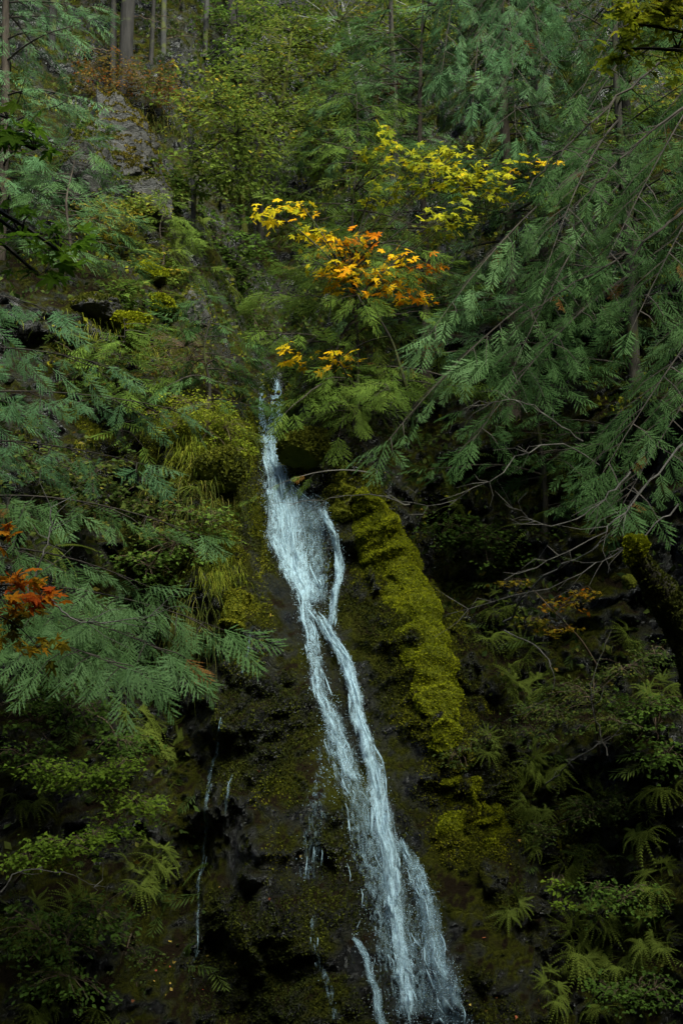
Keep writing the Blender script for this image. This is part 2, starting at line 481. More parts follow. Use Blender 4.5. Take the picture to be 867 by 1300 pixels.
def terrain_y(x, z, detail=True):
    x = np.asarray(x, float); z = np.asarray(z, float)
    y = np.interp(z, ZB, YB)
    xf = xfall(z)
    d = x - xf
    low = 1 - smooth(6.6, 9.0, z)
    high = smooth(7.0, 10.0, z)
    # low cliff
    y = y - low * 0.55 * np.exp(-((d + 1.25) / 0.75) ** 2)            # mossy buttress left of the water
    y = y + low * 0.75 * np.exp(-((d + 2.9) / 0.7) ** 2)              # dark recess with the trickle
    y = y + low * 0.22 * np.exp(-(d / 0.32) ** 2)                     # groove of the water
    y = y - low * 0.3 * np.exp(-((d - 1.2) / 0.5) ** 2)
    y = y + low * 0.7 * np.exp(-((d - 2.5) / 0.8) ** 2)
    # ravine above the lip
    y = y + high * 4.0 * np.exp(-((x + 1.75) / (0.9 + 0.03 * z)) ** 2) * (1 - smooth(18, 30, z))
    y = y + 1.5 * smooth(6.55, 7.3, z) * (1 - smooth(9.5, 12, z)) * np.exp(-((x + 1.27) / .42) ** 4)
    y = y - high * 1.4 * np.exp(-((x + 4.8) / 2.0) ** 2)
    y = y - high * 2.0 * smooth(0.5, 5.0, x)
    # gorge walls close in on both sides
    w = np.maximum(np.abs(x - 0.2 * xf) - 3.6, 0)
    k = 0.75 + 0.45 * low
    y = y - k * w - 0.04 * np.maximum(w - 2, 0) ** 1.5
    if detail:
        p = np.stack([x, y * .6, z], -1)
        amp = 1 - low * (0.6 * np.exp(-(d / 0.6) ** 2) + .3 * np.exp(-((d + .3) / 2.0) ** 4))
        amp = amp * (1 - .6 * np.exp(-((x + 1.27) / .5) ** 4) * smooth(6.4, 7, z) * (1 - smooth(9, 10, z)))
        y = y + amp * (0.55 * fbm(p * 0.45, 3, 3) + 0.28 * fbm(p * np.array([1.1, 1.1, 1.5]), 4, 9))
        # stepped, broken ledges
        s = fbm(p * np.array([1.0, 1.0, 1.25]), 3, 31)
        y = y - amp * 0.16 * smooth(-0.05, 0.2, s) * low - amp * 0.08 * smooth(0.2, 0.4, s)
        pw = p + .25 * np.stack([fbm(p * 1.7, 2, 81), 0 * x, fbm(p * 1.7, 2, 83)], -1)
        y = y + amp * (0.30 * facets(pw * np.array([1.5, .5, 1.1]), 101) + 0.13 * facets(pw * np.array([3.6, 1.2, 2.8]), 111))
        v_ = fbm(p * np.array([2.3, 1.0, 0.7]), 3, 37)
        y = y + amp * low * 0.08 * v_
        y = y + 0.13 * amp * np.abs(fbm(p * 3.2, 3, 51)) + 0.06 * amp * fbm(p * 9.0, 2, 53)
    return y


xs = np.concatenate([np.linspace(-60, -10, 60, endpoint=False), np.linspace(-10, -5.2, 50, endpoint=False), np.linspace(-5.2, 5.2, 270, endpoint=False), np.linspace(5.2, 10, 50, endpoint=False), np.linspace(10, 60, 61)])
zs = np.concatenate([np.linspace(-5, -2.6, 12, endpoint=False), np.linspace(-2.6, 9, 290, endpoint=False), np.linspace(9, 26, 170, endpoint=False), np.linspace(26, 58, 50)])
XX, ZZ = np.meshgrid(xs, zs)
YY = terrain_y(XX, ZZ)
TV = np.stack([XX, YY, ZZ], -1).reshape(-1, 3)
nx, nzv = len(xs), len(zs)
ii = (np.arange(nzv - 1)[:, None] * nx + np.arange(nx - 1)[None, :]).ravel()
TF = np.concatenate([np.stack([ii, ii + 1, ii + nx + 1], -1), np.stack([ii, ii + nx + 1, ii + nx], -1)])
g = Geo(); g.add(TV, TF)
hill = g.build('hillside', M['cliff'], smooth=True)
tag(hill, 'steep dark mossy rock and earth hillside rising behind and around the waterfall', None, kind='structure')
BVH = BVHTree.FromPolygons([tuple(v) for v in TV], [tuple(int(q) for q in f) for f in TF])

# valley floor, one sheet out to the far side behind the camera
gx = np.linspace(-160, 160, 120); gy = np.linspace(-160, 60, 110)
GX, GY = np.meshgrid(gx, gy)
GZ = -2.4 + 0.25 * fbm(np.stack([GX, GY, 0 * GX], -1) * .3, 3, 77) + 30 * smooth(14, 120, -GY)
gi = (np.arange(109)[:, None] * 120 + np.arange(119)[None, :]).ravel()
g = Geo(); g.add(np.stack([GX, GY, GZ], -1).reshape(-1, 3), np.concatenate([np.stack([gi, gi + 1, gi + 121], -1), np.stack([gi, gi + 121, gi + 120], -1)]))
tag(g.build('ground', M['cliff'], smooth=True), 'damp earth and stones of the valley floor below the waterfall', None, kind='structure')


def hit(px, py):
    d = norm(ray(px, py))
    loc, nrm, idx, dist = BVH.ray_cast(Vector(CAM), Vector(d), 200)
    if loc is None:
        return at(px, py, 30), np.array([0, -1, 0.0])
    n = np.array(nrm)
    if n @ d > 0: n = -n
    return np.array(loc), n


def ground_at(x, z):
    return np.array([x, float(terrain_y(np.array(x), np.array(z))), z])


# ------------------------------------------------------------------ leaf templates
def T(V, F):
    return np.array(V, float), np.array(F, np.int64)


def spray(n=11, lobes=0, seed=0, width=.40):
    """flat cedar spray, length 1 along +Y, drooping a little"""
    r = np.random.default_rng(seed)
    V, F = [], []

    def tri(a, b, c):
        k = len(V); V.extend([a, b, c]); F.append((k, k + 1, k + 2))

    def P(t):
        return np.array([0.03 * math.sin(5 * t + seed), t, -0.22 * t * t])
    for i in range(n * 2):
        t = 0.05 + 0.93 * ((i + r.uniform(-.25, .25)) / (n * 2.0)) + .003
        sd = 1 if i % 2 else -1
        l = width * (0.35 + 1.5 * t) * (1 - t) ** 0.8 * 1.35 * r.uniform(.6, 1.2) + .03
        ang = R(52 - 22 * t + r.uniform(-7, 7))
        d = np.array([sd * math.sin(ang), math.cos(ang), -0.3 + r.uniform(-.25, .15)])
        d = d / np.linalg.norm(d)
        q = np.array([-d[1] * sd, d[0] * sd, 0]); q /= np.linalg.norm(q)
        b = P(t); tip = b + d * l
        w = 0.018 + 0.016 * l
        if not lobes:
            m_ = b + d * l * .55
            tri(b, m_ + q * w, tip); tri(b, tip, m_ - q * w)
        else:
            m_ = b + d * l * .5
            tri(b, m_ + q * w * .62, tip); tri(b, tip, m_ - q * w * .62)
            for k in range(lobes):
                u = (k + .7) / (lobes + .9)
                c0 = b + d * l * u
                ll = l * .30 * (1 - .55 * u) * r.uniform(.7, 1.2)
                for s2 in (1, -1):
                    e = d * .88 + q * s2 * .47
                    tri(c0, c0 + d * l * .10, c0 + e * ll)
    tri(P(.0) - np.array([.012, 0, 0]), P(0) + np.array([.012, 0, 0]), P(1.0))
    return T(V, F)


SPR1 = [spray(8, 0, s) for s in range(4)]
SPR0 = [spray(8, 2, s + 10, .50) for s in range(6)]
SPRB = [spray(10, 3, s + 30, .47) for s in range(8)]


def mapleleaf():
    lob = [(90, 1.0), (38, .92), (142, .92), (-14, .6), (194, .6)]
    pts = []
    order = sorted(lob)
    seq = [(-75, .12)]
    angs = [-14, 38, 90, 142, 194]
    rad = {a: r_ for a, r_ in lob}
    for i, a in enumerate(angs):
        r_ = rad[a]
        seq += [(a - 15, r_ * .62), (a - 9, r_ * .78), (a, r_), (a + 9, r_ * .78), (a + 15, r_ * .62)]
        if i < 4: seq.append((a + 26, .36))
    seq.append((255, .12))
    V = [(0, 0, 0)]
    for a, r_ in seq:
        V.append((r_ * math.cos(R(a)), r_ * math.sin(R(a)), -0.16 * r_ * r_ + .05 * math.cos(R(a * 5))))
    F = [(0, i, i + 1) for i in range(1, len(V) - 1)]
    k = len(V)
    V += [(-.015, 0, 0), (.015, 0, 0), (0, -.75, -.12)]
    F.append((k, k + 1, k + 2))
    return T(V, F)


MAPLE = mapleleaf()
OVAL = T([(0, 0, 0), (.3, .4, .06), (.22, .78, .03), (0, 1.05, -.08), (-.22, .78, .03), (-.3, .4, .06)], [(0, 1, 2), (0, 2, 3), (0, 3, 4), (0, 4, 5)])
TRI3 = T([(0, 0, 0), (.34, .5, .05), (0, 1, -.05), (-.34, .5, .05)], [(0, 1, 2), (0, 2, 3)])
# vine maple like leaf: three pointed lobes
LOB3 = T([(0, 0, 0), (.5, .25, 0), (.25, .5, .04), (0, 1, -.06), (-.25, .5, .04), (-.5, .25, 0)], [(0, 1, 2), (0, 2, 3), (0, 3, 4), (0, 4, 5)])


def pinnate(n=16, w=.16, curve=.5, seed=0, lean=70, taper=.9):
    r = np.random.default_rng(seed)
    V, F = [], []

    def P(t):
        return np.array([0.02 * math.sin(6 * t + seed), t * (1 - .18 * curve * t), -curve * t * t * .75 + .1 * t * curve])
    for i in range(n):
        t = 0.06 + .92 * i / n
        for sd in (1, -1):
            l = w * min(1, .55 + 3 * t) * (1 - t) ** .55 * taper * r.uniform(.85, 1.1) + .008
            a = R(lean - 15 * t)
            d = np.array([sd * math.sin(a), math.cos(a), -.18])
            b = P(t)
            g_ = .36 / n
            k = len(V)
            V += [b + np.array([0, -g_, 0]), b + np.array([0, g_ * .9, 0]), b + d * l * .6 + np.array([0, g_ * .7, .01]), b + d * l]
            F += [(k, k + 1, k + 2), (k, k + 2, k + 3)]
    for i in range(6):
        k = len(V)
        V += [P(i / 6) + np.array([-.007, 0, .002]), P(i / 6) + np.array([.007, 0, .002]), P((i + 1) / 6)]
        F.append((k, k + 1, k + 2))
    return T(V, F)


FROND = [pinnate(20, .15, c, s) for s, c in enumerate((.7, 1.0, .45))]
FINGER = [pinnate(11, .15, c, s + 5, 58) for s, c in enumerate((.6, .9, 1.2))]


def fan(seed=0, n=9):
    """maidenhair style frond: a stalk, then fingers spread like a hand"""
    r = np.random.default_rng(seed + 100)
    V, F, k = [], [], 0
    for i in range(n):
        a = R(-92 + 184 * i / (n - 1) + r.uniform(-11, 11))
        l = (.5 + .5 * math.cos(a * .6)) * r.uniform(.7, 1.15)
        v, f = FINGER[i % 3]
        c, s = math.cos(a), math.sin(a)
        Rm = np.array([[c, s, 0], [-s, c, 0], [0, 0, 1.0]])
        w = (v * l) @ Rm.T
        V.append(w); F.append(f + k); k += len(v)
    st = np.array([(-.012, 0, 0), (.012, 0, 0), (0, -.75, -.35)])
    V.append(st); F.append(np.array([[k, k + 1, k + 2]]))
    return np.concatenate(V), np.concatenate(F)


FANS = [fan(s, 8 + s % 3) for s in range(4)]


def frames(f, n, size, roll=None):
    """matrices whose Y = f, Z ~ n"""
    f = norm(f)
    n = np.broadcast_to(np.asarray(n, float), f.shape)
    x = norm(np.cross(f, n))
    z = np.cross(x, f)
    if roll is not None:
        c, s = np.cos(roll)[:, None], np.sin(roll)[:, None]
        x, z = x * c + z * s, z * c - x * s
    Mx = np.stack([x, f, z], -1)
    return Mx * np.asarray(size, float).reshape(-1, 1, 1)


# ------------------------------------------------------------------ cedar boughs
class Sprays:
    def __init__(self):
        self.f, self.n, self.s, self.p, self.roll, self.v = [], [], [], [], [], []

    def push(self, p, f, n, s, roll, v):
        self.p.append(p); self.f.append(f); self.n.append(n); self.s.append(s); self.roll.append(roll); self.v.append(v)

    def flush(self, geo, tmpl):
        if not self.p: return
        Mx = frames(np.array(self.f), np.array(self.n), np.array(self.s), np.array(self.roll))
        P = np.array(self.p); v = np.array(self.v)
        ch = rng.integers(0, len(tmpl), len(P))
        for k, t in enumerate(tmpl):
            q = ch == k
            geo.inst(t, Mx[q], P[q], v[q])


def bez(p0, pc, p1, n):
    t = np.linspace(0, 1, n)[:, None]
    return (1 - t) ** 2 * p0 + 2 * t * (1 - t) * pc + t * t * p1


def bough(path, S, W, spray_s=.34, dens=1.0, bare=.15, vbase=.5, vspread=.35, r0=.03, twig=True, droop=.32, tw=.36, face=0.45):
    """clothe a limb (polyline) with twigs and sprays"""
    path = np.asarray(path, float)
    seg = np.linalg.norm(np.diff(path, axis=0), axis=1)
    Ltot = seg.sum()
    W.tube(path, np.linspace(r0, r0 * .2, len(path)), 5)
    cum = np.concatenate([[0], np.cumsum(seg)]) / Ltot

    def at_s(s):
        return np.array([np.interp(s, cum, path[:, k]) for k in range(3)])
    step = .13 / dens / Ltot
    s = bare
    sd = 1
    while s < 1.0:
        p = at_s(s)
        tg = norm(at_s(min(1, s + .03)) - at_s(max(0, s - .03)))
        lat = np.cross(tg, [0, 0, 1.0]); lat = lat / (np.linalg.norm(lat) + 1e-6)
        tl = Ltot * tw * (1 - .75 * s) * rng.uniform(.5, 1.15)
        tl = min(max(tl, .18), 1.1)
        dd = norm(tg * rng.uniform(.45, .95) + lat * sd * rng.uniform(.6, 1.0) + np.array([0, 0, -rng.uniform(.1, .6) * droop * 1.4]))
        q1 = p + dd * tl * .6
        q2 = p + dd * tl + np.array([0, 0, -tl * .28 * droop])
        if twig and tl > .3 and rng.random() < .5:
            W.tube(np.array([p, q1, q2]), [.008, .006, .003], 3)
        ns = max(1, int(round(tl / (spray_s * .55))))
        bv = vbase + rng.uniform(-.15, .15)
        for k in range(ns):
            u = (k + 1) / ns
            b = p + (q2 - p) * u * .8
            f = norm(dd * .8 + np.array([rng.normal(0, .28), rng.normal(0, .28), -droop * rng.uniform(.0, .9)]))
            n = norm(np.array([rng.normal(0, .3), rng.normal(-face, .3), 1.0 - .4 * face]))
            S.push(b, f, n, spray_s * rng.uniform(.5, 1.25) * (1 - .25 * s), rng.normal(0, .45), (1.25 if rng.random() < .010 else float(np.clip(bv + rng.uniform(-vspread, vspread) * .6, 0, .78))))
        s += step * rng.uniform(.7, 1.3)
        sd = -sd
    tg = norm(path[-1] - path[-2])
    for k in range(3):
        S.push(path[-1], norm(tg + rng.normal(0, .25, 3) + np.array([0, 0, -.2 * droop])), np.array([0, -.2, 1.0]), spray_s * 1.1, rng.normal(0, .3), np.clip(vbase + rng.uniform(-.2, .3), 0, .78))


def sweep(p0, az, L, rise=.1, fall=.45, n=9, curl=0.0):
    t = np.linspace(0, 1, n)
    d = np.array([math.cos(az), math.sin(az), 0])
    side = np.array([-d[1], d[0], 0])
    wob = rng.normal(0, .06) * L
    z = (rise * t - fall * t ** 2 + .12 * np.clip(t - .75, 0, 1) * 2) * L
    return p0 + d * L * t[:, None] * .92 + np.array([0, 0, 1]) * z[:, None] + side * (wob * np.sin(t * 2.5))[:, None]


def cedar(label, base, height, mat='cedar', group='cedar trees on the slopes', nb=46, L0=2.4, z0=.08, lean=(0, 0), targets=(), vb=.45, sp=.46, tr=None, bark='bark', name='cedar_tree', extra_limbs=(), azlim=None, dens=1.0, lod=0):
    """western cedar: trunk, general crown, and hand placed boughs (each > foliage)"""
    base = np.asarray(base, float)
    root = thing(name, label, 'tree', base, group)
    n = 14
    t = np.linspace(-.04, 1, n)
    tr = tr or height * .008 + .02
    trunk = base + np.stack([lean[0] * t * height + .05 * np.sin(t * 9), lean[1] * t * height + .05 * np.cos(t * 7), t * height], -1)
    gt = Geo(); gt.tube(trunk, tr * (1 - .93 * np.clip(t, 0, 1) ** .9) * np.where(t < .05, 1.35, 1), 10, rough=.25)
    gt.build('trunk', M[bark], root, smooth=True)

    def tp(u):
        return np.array([np.interp(u, t, trunk[:, k]) for k in range(3)])
    S, W = Sprays(), Geo()
    for i in range(nb):
        u = z0 + (1 - z0) * ((i + rng.random()) / nb)
        L = L0 * (1 - u) ** .65 * rng.uniform(.65, 1.15) + .3
        az = rng.uniform(0, 2 * math.pi) if azlim is None else rng.uniform(*azlim)
        bough(sweep(tp(u), az, L, rng.uniform(0, .3), rng.uniform(.12, .5)), S, W, sp, dens * .85, .06, vb, .45, .006 + .007 * L, twig=True, face=.6)
    gc = Geo(); S.flush(gc, SPR0 if lod == 0 else SPR1)
    if W.n: gc.join(W, 1)
    if gc.n: gc.build('crown', [M[mat], M['limbbark']], root)
    for tg in targets:
        (u, p1, sag, kw) = tg
        p0 = tp(u); p1 = np.asarray(p1, float)
        pc = (p0 + p1) / 2 + np.array([0, 0, sag])
        S2, W2 = Sprays(), Geo()
        kk = dict(spray_s=.48, dens=.95, bare=.1, face=.8, droop=.45, tw=.27, vbase=vb + .15, r0=.02); kk.update(kw)
        bough(bez(p0, pc, p1, 12), S2, W2, **kk)
        lb = W2.build('bough', M['limbbark'], root)
        g2 = Geo(); S2.flush(g2, SPRB); g2.build('foliage', M[mat], lb, origin=root_loc(root))
    for pts, r0 in extra_limbs:
        g3 = Geo()
        twiggy(g3, [np.asarray(p, float) for p in pts], r0)
        g3.build('bare_limb', M['limbbark' if r0 > .0185 else 'twig'], root)
    return root


def spline(pts, n=16):
    pts = np.asarray(pts, float)
    if len(pts) == 2:
        return pts[0] + (pts[1] - pts[0]) * np.linspace(0, 1, n)[:, None]
    out = []
    P = np.vstack([2 * pts[0] - pts[1], pts, 2 * pts[-1] - pts[-2]])
    m = max(2, n // (len(pts) - 1))
    for i in range(1, len(P) - 2):
        t = np.linspace(0, 1, m, endpoint=False)[:, None]
        a, b, c, d = P[i - 1], P[i], P[i + 1], P[i + 2]
        out.append(.5 * (2 * b + (c - a) * t + (2 * a - 5 * b + 4 * c - d) * t * t + (3 * b - a - 3 * c + d) * t ** 3))
    out.append(pts[-1:])
    return np.concatenate(out)


def twiggy(geo, pts, r0, side=.4, ntw=13):
    """a bare limb with a few fine side twigs"""
    c = spline(pts, 18)
    kk_ = rng.normal(0, .035, c.shape) * np.linalg.norm(c[-1] - c[0]) * .35
    c = c + rng.normal(0, r0 * .5, c.shape) + kk_ * (np.arange(len(c)) % 3 == 1)[:, None]
    geo.tube(c, np.linspace(r0, r0 * .25, len(c)), 5)
    for _ in range(ntw):
        i = rng.integers(4, len(c) - 1)
        d = norm(c[i] - c[i - 1]) + rng.normal(0, .55, 3)
        l = side * rng.uniform(.4, 1.3)
        e = c[i] + norm(d) * l
        geo.tube(np.array([c[i], (c[i] + e) / 2 + rng.normal(0, .04, 3), e + np.array([0, 0, -.08 * l])]), [r0 * .4, r0 * .28, r0 * .14], 3)


# ------------------------------------------------------------------ leafy trees and shrubs
def leafy(name, label, cat, stem, clusters, tmpl, mat, leaf=.1, bark='palebark', group=None, r0=.06, flat=.35, twigs=True, twig_len=.45, per=14, tiltc=.3, face=.35):
    """stem: list of points (first = base). clusters: (centre, radii, ntwigs, vbase, vspread)"""
    stem = [np.asarray(p, float) for p in stem]
    root = thing(name, label, cat, stem[0], group)
    c = spline(stem, 18)
    gw = Geo()
    gw.tube(c, np.linspace(r0, r0 * .3, len(c)), 7, rough=.15)
    gw.build('trunk' if cat == 'tree' else 'stem', M[bark], root, smooth=True)
    gb, gl = Geo(), Geo()
    P, Fw, Nn, S, V = [], [], [], [], []
    for ce, ra, nt, vb, vs in clusters:
        ce = np.asarray(ce, float); ra = np.asarray(ra, float)
        hub_i = int(np.argmin(np.linalg.norm(c - (ce + np.array([0, 0, -.3 * ra[2]])), axis=1)))
        hub = c[hub_i]
        mid = ce * .6 + hub * .4 + np.array([0, 0, .15])
        if np.linalg.norm(ce - hub) > .35:
            gb.tube(bez(hub, mid, ce, 7), np.linspace(r0 * .42, r0 * .16, 7), 4)
        for k in range(nt):
            q = ce + rng.uniform(-1, 1, 3) ** 1 * ra * (rng.random() ** .15)
            o = hub if np.linalg.norm(q - hub) < np.linalg.norm(q - ce) else ce
            if twigs:
                md = (o + q) / 2 + np.array([0, 0, .12]) + rng.normal(0, .05, 3)
                gb.tube(bez(o, md, q, 4), np.linspace(max(.004, r0 * .13), .003, 4), 3)
            d0 = norm(q - o + rng.normal(0, .2, 3))
            d0[2] *= .35; d0 = norm(d0)
            bv = vb + rng.uniform(-.5, .5) * vs
            for m_ in range(per):
                u = rng.uniform(-.6, .6)
                lat = norm(np.cross(d0, [0, 0, 1.0]))
                pos = q + d0 * u * twig_len + lat * rng.normal(0, .3) * twig_len + np.array([0, 0, rng.normal(0, flat * .25) * twig_len - .1 * abs(u) * twig_len])
                P.append(pos)
                Fw.append(norm(d0 * .6 + lat * rng.normal(0, 1) + np.array([0, 0, rng.normal(-.25, .3)])))
                Nn.append(norm(np.array([rng.normal(0, tiltc), rng.normal(-face, tiltc), 1.0])))
                S.append(leaf * rng.uniform(.55, 1.2))
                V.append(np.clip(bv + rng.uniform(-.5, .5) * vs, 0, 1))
    if P:
        Mx = frames(np.array(Fw), np.array(Nn), np.array(S))
        gl.inst(tmpl, Mx, np.array(P), np.array(V))
        if gb.n: gl.join(gb, 1)
        gl.build('crown' if cat == 'tree' else 'foliage', [M[mat], M[bark]], root)
    return root


_frond_mesh = {}


def frond_data(kind, k, mat):
    key = (kind, k, mat)
    if key not in _frond_mesh:
        g = Geo(); t = (FANS if kind == 'fan' else FROND)[k]
        g.add(t[0], t[1], rng.uniform(.3, .7, len(t[0])))
        o = g.build('frond', M[mat])
        _frond_mesh[key] = o.data
        bpy.data.objects.remove(o)
    return _frond_mesh[key]


from mathutils import Matrix


def fern(label, p, n, size, kind='fan', nf=7, mat='fern', group='ferns on the rock walls', spread=.55, name='fern', hang=.8):
    root = thing(name, label, 'fern', p, group)
    n = norm(np.array(n))
    out = norm(n * .8 + np.array([0, -.15, .5]))
    sx = norm(np.cross(out, [0, 0, 1.0])); sy = np.cross(sx, out)
    for i in range(nf):
        a = 2 * math.pi * (i + rng.uniform(-.3, .3)) / nf
        rad = rng.uniform(.3, 1.0) * spread
        d = norm(out * rng.uniform(.35, .8) + (sx * math.cos(a) + sy * math.sin(a)) * 1.0 + np.array([0, 0, -hang * rng.uniform(.2, 1)]))
        s = size * rng.uniform(.5, 1.25)
        if kind == 'fan':
            nn = norm(out * .9 + np.array([0, -.5, .6]) + rng.normal(0, .35, 3))
            pos = d * rad * size * 1.5
            k = int(rng.integers(0, 4))
        else:
            nn = norm(out * .5 + np.array([0, 0, .8]))
            pos = d * .02
            k = int(rng.integers(0, 3))
        fx = frames(d[None], nn, [s])[0]
        o = bpy.data.objects.new('frond', frond_data(kind, k, mat))
        col.objects.link(o)
        o.parent = root
        m4 = Matrix([[*fx[r_], pos[r_]] for r_ in range(3)] + [[0, 0, 0, 1]])
        o.matrix_local = m4
    return root


# ------------------------------------------------------------------ rocks
def ico(sub):
    import bmesh
    bm = bmesh.new(); bmesh.ops.create_icosphere(bm, subdivisions=sub, radius=1)
    V = np.array([v.co[:] for v in bm.verts]); F = np.array([[v.index for v in f.verts] for f in bm.faces]); bm.free()
    return V, F


ICO5, ICO4, ICO1 = ico(6), ico(5), ico(1)


def rockmesh(center, radii, seed, cuts=16, amp=.12, hi=True, rot=0.0):
    V, F = ICO5 if hi else ICO4
    r = np.random.default_rng(seed)
    V = V.copy()
    for _ in range(cuts):
        d = norm(r.normal(0, 1, 3)); h = r.uniform(.5, .85)
        e = V @ d - h
        V = V - np.maximum(e, 0)[:, None] * d * .92
    V = V + V * (amp * fbm(V * 2.2 + seed, 4, seed) + .35 * amp * fbm(V * np.array([6, 6, 14]) + seed, 3, seed + 3))[:, None]
    V = V * np.asarray(radii)
    c, s = math.cos(rot), math.sin(rot)
    V = V @ np.array([[c, s, 0], [-s, c, 0], [0, 0, 1]])
    return V + np.asarray(center), F


def tufts(geo, V, F, count, size, vb, vs, facing=None, upmin=-1.0):
    """short moss/grass blades scattered over triangles"""
    A, B, C = V[F[:, 0]], V[F[:, 1]], V[F[:, 2]]
    nn = np.cross(B - A, C - A)
    ar = np.linalg.norm(nn, axis=1) / 2
    n = norm(nn)
    w = ar * (n[:, 2] > upmin)
    if facing is not None: w = w * facing
    if w.sum() == 0: return
    idx = rng.choice(len(F), count, p=w / w.sum())
    u, v = rng.random(count), rng.random(count)
    q = u + v > 1; u[q], v[q] = 1 - u[q], 1 - v[q]
    P = A[idx] + (B[idx] - A[idx]) * u[:, None] + (C[idx] - A[idx]) * v[:, None]
    d = norm(n[idx] * .7 + rng.normal(0, .55, (count, 3)) + np.array([0, -.1, .25]))
    Mx = frames(d, norm(rng.normal(0, 1, (count, 3)) + 1e-3), size * rng.uniform(.5, 1.4, count))
    geo.inst(TRI3, Mx, P, np.clip(vb + rng.uniform(-vs, vs, count) + .35 * fbm(P * 2.2, 2, 8), 0, 1))


# ======================================================================== THE WATERFALL
def project_ribbon(rows, na=15, step=5, off=.10, bulge=.12, jitter=.05, seed=0):
    """rows: (px, py, half width px) -> grid of points lying on the cliff, lifted off it"""
    rows = np.array(rows, float)
    py = np.arange(rows[0, 1], rows[-1, 1] + .1, step)
    px = np.interp(py, rows[:, 1], rows[:, 0]); hw = np.interp(py, rows[:, 1], rows[:, 2])
    u = np.linspace(-1, 1, na)
    G = np.zeros((len(py), na, 3))
    for i in range(len(py)):
        x0 = px[i] + 1.6 * math.sin(py[i] * .05 + seed) + 1.0 * math.sin(py[i] * .13 + seed * 2)
        for j in range(na):
            e = hw[i] * u[j] * (1 + .12 * math.sin(py[i] * .08 + j + seed))
            p, n = hit(x0 + e, py[i])
            G[i, j] = p
    # keep it a smooth sheet: filter the depth along and across
    k = 6
    Y = G[..., 1].copy()
    Yp = np.pad(Y, ((k, k), (2, 2)), mode='edge')
    Ys = np.zeros_like(Y)
    for a in range(-k, k + 1):
        for b in range(-2, 3):
            Ys += Yp[k + a:k + a + Y.shape[0], 2 + b:2 + b + Y.shape[1]]
    Ys /= (2 * k + 1) * 5
    Yn = np.minimum(Ys, Y + .02) - off - bulge * (1 - u[None, :] ** 2)
    Yn = Yn + jitter * fbm(np.stack([G[..., 0] * 9, Yn, G[..., 2] * 2.2], -1), 3, seed)
    # slide each point along its own sight line from the cliff toward open air
    G[..., 0] = G[..., 0] * (Yn / G[..., 1]); G[..., 2] = CAM[2] + (G[..., 2] - CAM[2]) * (Yn / G[..., 1]); G[..., 1] = Yn
    return G, u


def gridfaces(nr, nc):
    i = (np.arange(nr - 1)[:, None] * nc + np.arange(nc - 1)[None, :]).ravel()
    return np.concatenate([np.stack([i, i + nc, i + nc + 1], -1), np.stack([i, i + nc + 1, i + 1], -1)])


def strands(geo, G, count, wid, lift, lmin, lmax, seed, spread=1.0):
    """thread-like runs of falling water that follow the sheet"""
    r = np.random.default_rng(seed)
    nr, nc = G.shape[:2]
    for _ in range(count):
        L = int(r.uniform(lmin, lmax))
        a = int(r.integers(0, max(1, nr - L)))
        uu = np.clip(r.normal(0, .42 * spread), -1.05, 1.05) * (nc - 1) / 2 + (nc - 1) / 2
        du = r.normal(0, .4)
        n = max(4, L // 2)
        t = np.linspace(0, 1, n)
        iv = a + t * (L - 1)
        uj = np.clip(uu + du * t + .14 * np.sin(t * 5 + r.uniform(0, 6)), 0, nc - 1)
        i0 = np.minimum(iv.astype(int), nr - 1); j0 = np.minimum(uj.astype(int), nc - 2)
        fu = (uj - j0)[:, None]
        p = G[i0, j0] * (1 - fu) + G[i0, j0 + 1] * fu
        p = p + np.array([0, -1, .15]) * (r.uniform(0, lift) * np.sin(np.pi * np.clip(t * .9 + .08, 0, 1)))[:, None]
        p = p + .012 * fbm(p * np.array([6., 6., 9.]) + a, 2, seed)[:, None] * np.array([1.5, .6, 0])
        w = wid * r.uniform(.25, 1.2) * np.sin(np.pi * np.clip(t * .94 + .03, 0, 1)) ** .7 * (.7 + .5 * r.random(n)) + .002
        geo.tube(p, w, 4, r.uniform(-.1, .3))


